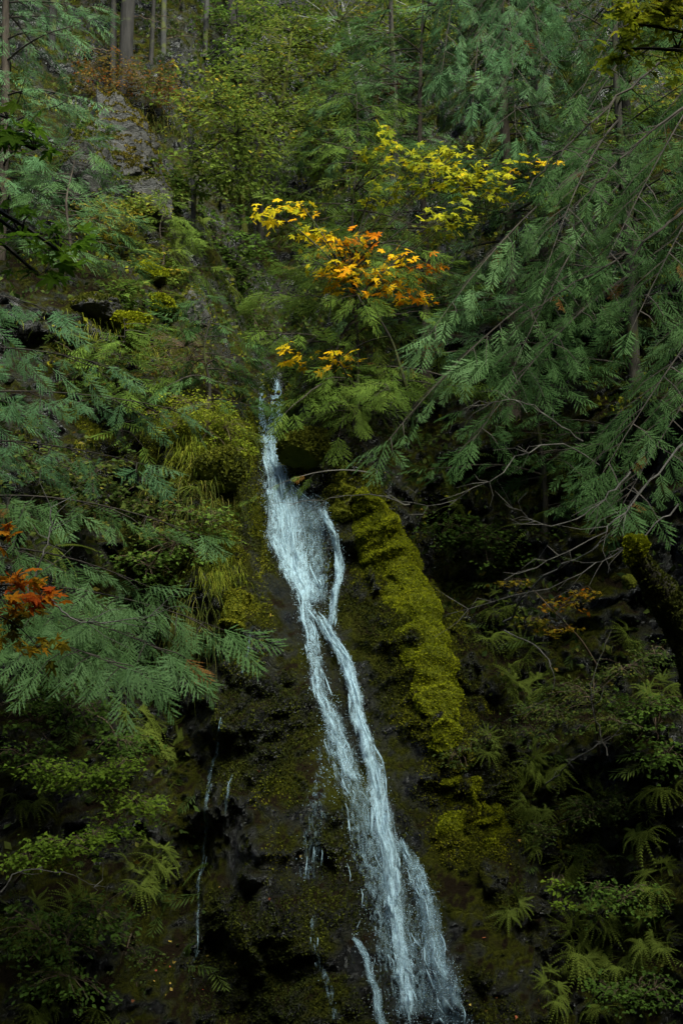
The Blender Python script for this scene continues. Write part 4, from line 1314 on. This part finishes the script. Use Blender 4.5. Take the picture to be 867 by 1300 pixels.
leafy('maple_shrub', 'small maple with orange and green leaves at the left edge', 'shrub', [b, at(-30, 800, 10.4), at(-10, 740, 10.2), at(0, 680, 10.2)],
      [(at(8, 672, 10.0), (.10, .2, .04), 3, .7, .3), (at(22, 735, 10), (.2, .3, .05), 7, .65, .35), (at(50, 762, 10), (.16, .2, .05), 6, .7, .3), (at(10, 770, 10), (.16, .2, .06), 5, .4, .4), (at(12, 800, 10), (.14, .2, .05), 4, .15, .3), (at(48, 822, 10), (.2, .2, .03), 5, .3, .3)],
      MAPLE, 'orange', .10, 'darkbark', None, .02, per=5, twig_len=.22, tiltc=.5)

# ======================================================================== SHRUBS
def shrub(label, px, py, clusters, tmpl, mat, leaf, bark='browntwig', dy=0.0, per=16, tl=.35, flat=.3, name='shrub', r0=.02, tilt=.4, group='shrubs on the slopes'):
    p, n = hit(px, py)
    base = p
    cl = [(at(a, b_, p[1] + dy), r_, k, vb, vs) for a, b_, r_, k, vb, vs in clusters]
    mid = np.mean([c_[0] for c_ in cl], axis=0)
    return leafy(name, label, 'shrub', [base, base * .6 + mid * .4 + np.array([0, 0, .1]), mid], cl, tmpl, mat, leaf, bark, group, r0, flat, True, tl, per, tilt)


shrub('rusty orange huckleberry bush on top of the rock outcrop', 185, 135, [(185, 100, (.8, .6, .45), 46, .42, .6), (160, 90, (.5, .5, .5), 22, .4, .6), (215, 120, (.5, .5, .4), 22, .4, .6)], TRI3, 'rust', .09, dy=-.5, per=16, tl=.4)
shrub('orange green bush left of the rusty bush beside the fir trunk', 120, 120, [(118, 85, (.6, .6, .6), 36, .5, .6), (130, 115, (.6, .5, .3), 26, .35, .4)], TRI3, 'rust', .09, dy=-.4)
shrub('yellow leaved shrub hanging below the grey outcrop', 140, 300, [(140, 275, (.6, .5, .45), 40, .95, .3), (120, 300, (.4, .4, .3), 18, .85, .3)], TRI3, 'olive', .10, dy=-.4)
shrub('bright green leafy shrub at the right foot of the outcrop', 215, 250, [(212, 232, (.5, .5, .4), 28, .6, .4), (230, 250, (.5, .4, .3), 20, .5, .4)], LOB3, 'green', .13, dy=-.5)
shrub('yellow green leafy shrub above the round mossy hummock', 195, 345, [(180, 335, (.6, .5, .35), 30, .8, .4), (210, 350, (.5, .4, .25), 20, .7, .4)], LOB3, 'olive', .12, dy=-.5)
shrub('dark leafy bush filling the ravine right of the slender alder', 290, 330, [(285, 300, (.9, .6, .7), 50, .35, .4), (310, 340, (.8, .6, .6), 36, .3, .4)], LOB3, 'green', .13, dy=-.4)
shrub('dark green bush at the head of the ravine', 330, 420, [(320, 400, (.8, .6, .7), 46, .25, .3), (290, 380, (.6, .6, .5), 30, .3, .3)], OVAL, 'green', .10, dy=-.5)
shrub('bare brown twiggy bush above the gully', 245, 475, [(235, 440, (.9, .6, .45), 90, .3, .5), (270, 460, (.7, .6, .4), 60, .3, .4), (210, 470, (.6, .5, .3), 40, .3, .4)], TRI3, 'rust', .035, dy=-.9, per=5, tl=.5)
shrub('green leafy seedling above the yellow mossy hummocks', 150, 390, [(148, 375, (.5, .4, .3), 26, .6, .4)], LOB3, 'green', .11, dy=-.4)
shrub('leafy green bush at the left under the broad blue green boughs', 60, 600, [(50, 600, (.8, .6, .5), 46, .45, .5), (110, 610, (.6, .5, .4), 30, .5, .5)], LOB3, 'under', .10, dy=-.5)
shrub('light green vine maple spray, upper of two tiers at lower left', 40, 1010, [(110, 990, (.42, .4, .12), 40, .42, .5), (170, 1018, (.30, .35, .09), 30, .6, .4), (60, 980, (.32, .3, .12), 22, .4, .3), (150, 975, (.25, .3, .09), 20, .4, .4), (150, 1050, (.25, .3, .09), 12, .35, .3)], LOB3, 'lime', .055, dy=-1.8, per=20, tl=.32, flat=.5)
shrub('light green vine maple spray, lower of two tiers at lower left', 20, 1120, [(85, 1075, (.35, .35, .10), 32, .4, .5), (40, 1092, (.25, .3, .04), 16, .45, .3), (120, 1062, (.15, .25, .03), 9, .5, .3)], LOB3, 'lime', .055, dy=-1.8, per=20, tl=.32, flat=.5)
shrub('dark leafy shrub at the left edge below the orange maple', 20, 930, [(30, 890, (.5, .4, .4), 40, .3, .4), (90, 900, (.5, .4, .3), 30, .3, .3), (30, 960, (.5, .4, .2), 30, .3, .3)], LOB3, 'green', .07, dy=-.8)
shrub('huckleberry shrub with many small pale leaves on arching twigs at right', 760, 960, [(740, 880, (.5, .5, .16), 36, .5, .4), (700, 905, (.45, .4, .12), 30, .5, .4), (790, 850, (.4, .4, .16), 26, .5, .4), (830, 830, (.3, .4, .16), 18, .4, .4), (680, 930, (.3, .35, .1), 18, .55, .4), (770, 915, (.5, .4, .15), 26, .4, .4)], OVAL, 'under', .05, dy=-1.2, per=16, tl=.3, flat=.2)
shrub('small maple with green and orange leaves on thin stems at right', 760, 850, [(680, 790, (.28, .3, .04), 10, .12, .2), (715, 770, (.25, .3, .05), 9, .3, .5), (735, 755, (.2, .3, .03), 6, .4, .4), (700, 800, (.3, .3, .04), 9, .2, .3), (655, 740, (.25, .3, .03), 7, .1, .2)], MAPLE, 'orange', .055, dy=-1.0, per=8, tl=.25)
shrub('yellow leaved seedling on the wet rock at lower right', 700, 1150, [(706, 1118, (.12, .15, .12), 8, .7, .3), (712, 1150, (.12, .15, .1), 8, .6, .3)], OVAL, 'lime', .07, dy=-.3, per=10, tl=.2)
shrub('low green shrub on the dark wall under the dead snag', 830, 900, [(820, 900, (.5, .4, .25), 36, .3, .4), (845, 960, (.4, .4, .25), 26, .3, .3)], LOB3, 'green', .07, dy=-.6)
shrub('round leaved plants trailing on the rock below the moss rib', 580, 970, [(575, 960, (.22, .15, .16), 16, .4, .4), (620, 940, (.15, .15, .12), 8, .5, .4)], OVAL, 'under', .05, dy=-.15, per=10, tl=.2)
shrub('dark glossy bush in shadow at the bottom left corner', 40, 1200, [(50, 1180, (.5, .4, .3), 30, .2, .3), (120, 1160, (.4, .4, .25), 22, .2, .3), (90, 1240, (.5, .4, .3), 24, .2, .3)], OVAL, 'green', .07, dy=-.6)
shrub('leafy green shrub between the blue boughs and the hanging grass', 190, 640, [(150, 640, (.7, .5, .4), 36, .5, .5), (200, 660, (.5, .5, .4), 26, .55, .5)], LOB3, 'under', .09, dy=-.5)
shrub('mixed leafy bush on the slope left of the rock notch', 120, 480, [(110, 470, (.8, .6, .5), 36, .5, .5), (170, 500, (.7, .6, .5), 32, .55, .5)], LOB3, 'under', .10, dy=-.5)
shrub('sunlit green bush showing between the limbs at the right edge', 840, 140, [(835, 120, (.8, .6, .6), 40, .75, .5), (800, 160, (.8, .6, .5), 30, .6, .5)], LOB3, 'olive', .12, dy=-.6)

shrub('yellow green bush spilling over the ledge left of the little cascade', 265, 545, [(250, 520, (.6, .4, .25), 60, .7, .5), (285, 545, (.45, .35, .35), 54, .65, .5), (225, 540, (.5, .35, .25), 30, .75, .4), (295, 580, (.3, .3, .25), 20, .6, .4)], TRI3, 'goldleaf', .05, dy=-.4, per=18, tl=.3)
shrub('dim green leafy cover on the bank left of the upper chute', 240, 690, [(225, 690, (.6, .4, .3), 36, .5, .5), (260, 660, (.5, .4, .3), 28, .55, .5), (190, 720, (.5, .4, .3), 24, .45, .4)], LOB3, 'green', .07, dy=-.35)
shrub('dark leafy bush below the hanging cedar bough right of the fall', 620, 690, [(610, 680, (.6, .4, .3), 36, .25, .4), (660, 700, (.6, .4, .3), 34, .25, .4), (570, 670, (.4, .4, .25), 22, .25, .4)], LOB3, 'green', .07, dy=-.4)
shrub('small leaved shrub on the right wall between the fan ferns', 760, 1040, [(750, 1030, (.4, .3, .2), 28, .35, .4), (800, 1020, (.4, .3, .2), 28, .35, .4), (690, 1060, (.3, .3, .15), 18, .4, .4)], OVAL, 'under', .05, dy=-.4)
shrub('low shrub above the big fan ferns in the lower right', 800, 1150, [(790, 1140, (.4, .3, .2), 28, .3, .4), (840, 1150, (.35, .3, .2), 24, .3, .4), (760, 1130, (.3, .3, .15), 16, .35, .4)], LOB3, 'green', .06, dy=-.4)
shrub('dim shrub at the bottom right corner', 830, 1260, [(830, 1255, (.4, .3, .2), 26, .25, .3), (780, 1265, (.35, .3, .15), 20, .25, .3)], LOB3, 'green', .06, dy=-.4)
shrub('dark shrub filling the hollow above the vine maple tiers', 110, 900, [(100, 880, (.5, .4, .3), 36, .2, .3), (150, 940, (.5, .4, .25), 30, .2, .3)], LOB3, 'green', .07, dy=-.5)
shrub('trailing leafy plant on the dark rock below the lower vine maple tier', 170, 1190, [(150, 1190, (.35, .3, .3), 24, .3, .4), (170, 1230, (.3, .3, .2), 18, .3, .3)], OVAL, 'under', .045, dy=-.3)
shrub('leafy shrub growing over the lower edge of the big rock outcrop', 165, 262, [(150, 258, (.6, .5, .25), 30, .6, .5), (185, 262, (.5, .4, .25), 24, .6, .5)], OVAL, 'olive', .09, dy=-1.0)
shrub('green sprig bush over the left edge of the big rock outcrop', 118, 190, [(118, 180, (.4, .5, .5), 26, .6, .5), (112, 215, (.4, .4, .4), 20, .6, .5)], LOB3, 'green', .11, dy=-1.0)
# grass tufts
def grass(label, px, py, w, n, L, mat, seed, hang=.6, name='grass_tuft', rx=.5, rz=.35):
    p, nn = hit(px, py)
    root = thing(name, label, 'grass', p, 'grass hanging on the ledges')
    g = Geo()
    for _ in range(n):
        q = p + np.array([rng.normal(0, rx), 0, rng.normal(0, rz)])
        hq = BVH.ray_cast(Vector((q[0], -2.0, q[2])), Vector((0, 1, 0)), 80)[0]
        if hq is not None: q[1] = hq[1]
        az = rng.uniform(-math.pi * .95, -.05 * math.pi)
        d = np.array([math.cos(az), math.sin(az), 0])
        l = L * rng.uniform(.5, 1.2)
        t = np.linspace(0, 1, 5)
        c = q + d * (l * .6 * t[:, None]) + np.array([0, 0, 1]) * ((.75 * t - (.75 + hang) * t * t) * l)[:, None]
        sx = norm(np.cross(d, [0, 0, 1.0])) * w
        ww = (1 - t ** 2)[:, None] * sx + 1e-4
        V = np.concatenate([c - ww, c + ww]); F = []
        for i in range(4):
            F += [(i, i + 1, i + 6), (i, i + 6, i + 5)]
        g.add(V, F, rng.random())
    g.build('foliage', M[mat], root)


grass('golden green tuft of long grass hanging left of the little cascade', 270, 555, .006, 1300, .45, 'goldgrass', 1, rx=.35, rz=.4, hang=.4)
grass('golden grass lower on the ledge above the brown boulder', 240, 540, .005, 700, .4, 'goldgrass', 2, rx=.4, rz=.2, hang=.4)
grass('pale green grass curtain hanging beside the ferny cedar sprays', 235, 650, .005, 380, .5, 'grass', 3, hang=.8, rx=.4, rz=.4)
grass('dim grass tuft hanging over the grey slab', 235, 800, .005, 350, .6, 'grass', 4, hang=.9, rx=.3, rz=.25)
grass('bright green moss grass clump left of the upper chute', 275, 725, .006, 500, .28, 'goldgrass', 5, rx=.16, rz=.16)
grass('short grass on the ledge beside the mossy hummocks', 160, 440, .006, 400, .4, 'goldgrass', 6, rx=.6, rz=.2)
grass('grass fringe at the top of the rock outcrop', 165, 150, .012, 500, .6, 'grass', 7, rx=1.0, rz=.2)

# ======================================================================== FERNS
FERNS = [
    ('wide fan fern on the dark wall right of the moss rib, upper of its cluster', 640, 775, .30, 'fan', 9),
    ('fan fern hanging below the upper one right of the moss rib', 612, 815, .28, 'fan', 7),
    ('large fan fern beside the small orange maple at right', 670, 830, .30, 'fan', 8),
    ('fan fern with long fingers under the orange maple leaves', 690, 870, .28, 'fan', 7),
    ('small fan fern high on the wall near the arching bare limb', 590, 735, .22, 'fan', 6),
    ('fan fern at the foot of the small leaved huckleberry', 660, 955, .26, 'fan', 6),
    ('tiny fan fern alone on the brown rock below the moss rib', 612, 948, .18, 'fan', 5),
    ('fan fern below the pale huckleberry twigs', 710, 960, .26, 'fan', 7),
    ('fan fern in the middle of the right wall', 760, 1000, .28, 'fan', 7),
    ('fan fern left of centre on the lower right wall', 665, 1010, .28, 'fan', 7),
    ('small fan fern right of the round moss hump', 660, 1050, .22, 'fan', 5),
    ('fan fern above the yellow leaved seedling', 745, 1075, .28, 'fan', 8),
    ('pale fan fern with flat fingers beside the yellow leaved seedling', 715, 1085, .26, 'fan', 6),
    ('fan fern catching light at the right edge', 830, 1050, .28, 'fan', 7),
    ('big pale fan fern below the yellow leaved seedling', 715, 1190, .32, 'fan', 9),
    ('big pale fan fern in the lower right with drooping fingers', 800, 1205, .34, 'fan', 10),
    ('fan fern at the right edge level with the yellow seedling', 845, 1120, .28, 'fan', 7),
    ('dim fan fern under the big pale one at lower right', 735, 1230, .26, 'fan', 6),
    ('small fan fern near the bottom right corner', 845, 1180, .26, 'fan', 6),
    ('dim fan fern below the dead snag', 800, 930, .26, 'fan', 7),
    ('dark fan fern in the shade at the right edge', 850, 1000, .26, 'fan', 6),
    ('fan fern hanging at the tip of the light green vine maple tiers', 190, 1090, .28, 'fan', 8),
    ('dim fan fern under the lower vine maple tier', 165, 1120, .26, 'fan', 6),
    ('broad dark fern spread below the ferny cedar sprays', 165, 915, .34, 'fan', 9),
    ('dark fern at the right of the broad dark fern', 205, 930, .26, 'fan', 6),
    ('fan fern near the bottom left corner', 60, 1225, .30, 'fan', 8),
    ('dim fan fern lower in the bottom left corner', 30, 1265, .28, 'fan', 7),
    ('dark fan fern between the corner ferns and the vine maple', 95, 1150, .28, 'fan', 7),
    ('fan fern on the wall between the two big pale fans at lower right', 758, 1170, .26, 'fan', 7),
    ('fan fern under the dead snag near the right edge', 840, 880, .26, 'fan', 7),
    ('shaded fan fern straight below the round moss hump', 640, 1140, .20, 'fan', 5),
    ('fan fern in deep shade above the huckleberry twigs', 790, 810, .26, 'fan', 7),
    ('fan fern left of the arching twig on the right wall', 635, 870, .24, 'fan', 6),
    ('dim fan fern in the very bottom right', 770, 1275, .26, 'fan', 7),
    ('dim fan fern low in the shade right of the fall foot', 690, 1260, .22, 'fan', 6),
    ('dark fan fern over the recess right of the vine maple tiers', 225, 990, .22, 'fan', 6),
    ('dark fan fern high in the hollow at the left edge', 20, 1010, .26, 'fan', 6),
    ('shaded fan fern at the left edge above the corner ferns', 15, 1160, .26, 'fan', 7),
    ('shaded fan fern right of the corner ferns', 120, 1270, .26, 'fan', 7),
    ('sword fern drooping on the bank under the yellow green bush', 255, 625, .5, 'sword', 10),
    ('sword fern beneath the large dark cedar trunk', 720, 600, .8, 'sword', 11),
    ('sword fern in the hollow beside the dark leafy bush right of the fall', 680, 660, .7, 'sword', 11),
    ('tall sword fern under the rock outcrop shrub', 250, 285, .8, 'sword', 11),
    ('sword fern on the mossy ledge by the grey slanted stone', 235, 385, .75, 'sword', 11),
    ('sword fern beside the dark leafy bush in the ravine', 285, 365, .8, 'sword', 12),
    ('sword fern hanging over the dark notch of the cascade', 305, 500, .6, 'sword', 10),
    ('sword fern at the left lip of the chute', 305, 555, .5, 'sword', 9),
    ('sword fern on the slope beneath the slender alder trunk', 215, 320, .8, 'sword', 11),
    ('sword fern among the moss left of the ledge hummocks', 120, 440, .7, 'sword', 10),
    ('sword fern behind the yellow maple stem', 470, 480, .8, 'sword', 11),
    ('sword fern in shade right of the slim moss lip', 560, 690, .6, 'sword', 10),
    ('sword fern below the hanging cedar bough right of the fall', 590, 640, .7, 'sword', 11),
    ('long fern on the left slope under the broad boughs', 60, 690, .8, 'sword', 11),
    ('sword fern behind the lower ferny cedar', 130, 760, .7, 'sword', 11),
]
for lab, px, py, s, kind, nf in FERNS:
    p, n = hit(px, py)
    fern(lab, p + n * .12, n, s * (1.35 if kind == 'fan' else 1.0), kind, nf + (3 if kind == 'fan' else 0), name='fan_fern' if kind == 'fan' else 'sword_fern', group='fan ferns on the dark walls' if kind == 'fan' else 'sword ferns on the slopes')

# ======================================================================== DEAD SNAG
sp = [at(905, 900, 11.2), at(868, 815, 11.0), at(835, 750, 10.8), at(806, 700, 10.6)]
root = thing('dead_snag', 'thick broken mossy snag leaning in from the right edge', 'dead tree', sp[0])
c = spline(sp, 24)
g = Geo(); g.tube(c, np.linspace(.17, .10, len(c)), 18, rough=.35); 
g.build('trunk', M['mossbark'], root, smooth=True)
Vt, Ft = np.concatenate(g.V), np.concatenate(g.F)
g2 = Geo(); tufts(g2, Vt, Ft, 9000, .028, .12, .25)
o = g2.build('moss', M['mosstuft'], root); o['kind'] = 'stuff'
V, F = rockmesh(at(806, 698, 10.55), (.12, .11, .115), 5, 6, .2, False)
g = Geo(); g.add(V, F); g.build('broken_top', M['moss'], root, smooth=True)
g2 = Geo(); tufts(g2, V, F, 3500, .03, .5, .3); o = g2.build('moss', M['ribmoss'], root); o['kind'] = 'stuff'
V, F = rockmesh(at(797, 740, 10.55), (.06, .06, .075), 8, 6, .2, False)
g = Geo(); g.add(V, F); g.build('knob', M['moss'], root, smooth=True)

# bare arching twigs by the water
for lab, pts, r_ in (('thin bare branch arching across the moss rib top', [at(520, 640, 16.6), at(470, 628, 16.6), at(420, 632, 16.8), at(345, 640, 17.0)], .010),
                     ('bare grey branch curving over the dark wall right of the moss rib', [at(640, 790, 14.6), at(690, 730, 13.4), at(760, 690, 13.0), at(830, 600, 13.0)], .014),
                     ('bare twig arching down beside the huckleberry at right', [at(640, 800, 13.5), at(690, 830, 13), at(700, 880, 13), at(640, 915, 13.4)], .009),
                     ('thin bare stem rising through the huckleberry at right', [at(770, 960, 12.6), at(750, 880, 12.4), at(775, 800, 12.4)], .008),
                     ('bare twig crossing the fan ferns on the right wall', [at(690, 1000, 13.4), at(735, 960, 12.8), at(790, 930, 12.6)], .008),
                     ('long bare twig sweeping out from the lower left corner', [at(0, 1135, 10.6), at(30, 1105, 10.6), at(90, 1110, 10.8), at(125, 1130, 11)], .007)):
    root = thing('bare_branch', lab, 'branch', pts[0], 'bare branches near the water')
    g = Geo(); twiggy(g, pts, r_, .25, 5); g.build('stick', M['twig'], root)

# leafy twig hanging across the water
b = at(470, 600, 17.2)
S, W = Sprays(), Geo()
root = thing('cedar_branch', 'small pale cedar branch hanging across the upper waterfall', 'branch', b)
bough(bez(b, at(400, 585, 17.0), at(320, 632, 17.2), 9), S, W, .3, 1.0, .45, .85, .2, .012)
W.build('twig', M['twig'], root); g = Geo(); S.flush(g, SPR0); g.build('foliage', M['warmcedar'], root)

# ======================================================================== FOREST BEHIND THE CAMERA (unseen, added to shade the gorge)
g = Geo(); gw = Geo()
pos = []
for k in range(84):
    for _ in range(30):
        x, y = rng.uniform(-40, 40), rng.uniform(-40, -7)
        if all((x - a) ** 2 + (y - b_) ** 2 > 22 for a, b_ in pos): break
    pos.append((x, y))
for x, y in pos:
    zb = -2.4 + 30 * float(smooth(14, 120, -np.array(y)))
    h = rng.uniform(38, 50)
    g.tube(np.array([[x, y, zb - .3], [x, y, zb + h * .5], [x, y, zb + h]]), [.5, .3, .04], 7, .02)
    n = 260
    u = .12 + .88 * rng.random(n) ** .9
    az = rng.uniform(0, 6.283, n)
    L = 5.0 * (1 - u) ** .75 + .7
    d = np.stack([np.cos(az), np.sin(az), -.25 + 0 * az], -1)
    P = np.stack([x + 0 * u, y + 0 * u, zb + u * h], -1)
    Mx = frames(d, np.array([0, 0, 1.0]), L * rng.uniform(.7, 1.1, n))
    g.inst(SPR1[0], Mx, P, rng.uniform(.1, .6, n))
tag(g.build('shade_forest', M['cedar'], None), 'added unseen tall conifers behind the camera that shade the gorge', None, kind='stuff')

# ======================================================================== LIGHT
SUN_EL, SUN_AZ = R(47), R(155)      # azimuth: direction the light comes from, clockwise from +Y
w = bpy.data.worlds.new('World'); sc.world = w; w.use_nodes = True
nt = w.node_tree; nt.nodes.clear()
sky = nt.nodes.new('ShaderNodeTexSky'); sky.sky_type = 'NISHITA'; sky.sun_disc = False
sky.sun_elevation = SUN_EL; sky.sun_rotation = SUN_AZ
sky.air_density = 1.0; sky.dust_density = 2.0
bg = nt.nodes.new('ShaderNodeBackground'); bg.inputs[1].default_value = 0.14
wo = nt.nodes.new('ShaderNodeOutputWorld')
nt.links.new(sky.outputs[0], bg.inputs[0]); nt.links.new(bg.outputs[0], wo.inputs[0])
sd = bpy.data.lights.new('sun', 'SUN'); sd.energy = 4.4; sd.angle = R(28); sd.color = (.94, 1.0, .86)
so = bpy.data.objects.new('sun', sd); col.objects.link(so)
dirv = Vector((math.sin(SUN_AZ) * math.cos(SUN_EL), math.cos(SUN_AZ) * math.cos(SUN_EL), math.sin(SUN_EL)))
so.rotation_euler = dirv.to_track_quat('Z', 'Y').to_euler()

sc.view_settings.view_transform = 'Standard'
sc.view_settings.look = 'None'
sc.view_settings.exposure = 1.38
sc.view_settings.gamma = 1
sc.view_settings.use_curve_mapping = False
sc.render.engine = 'CYCLES'
sc.cycles.use_denoising = True
sc.cycles.max_bounces = 5
sc.cycles.diffuse_bounces = 3
sc.cycles.glossy_bounces = 2
sc.cycles.transmission_bounces = 3
sc.cycles.transparent_max_bounces = 8
sc.cycles.sample_clamp_indirect = 3
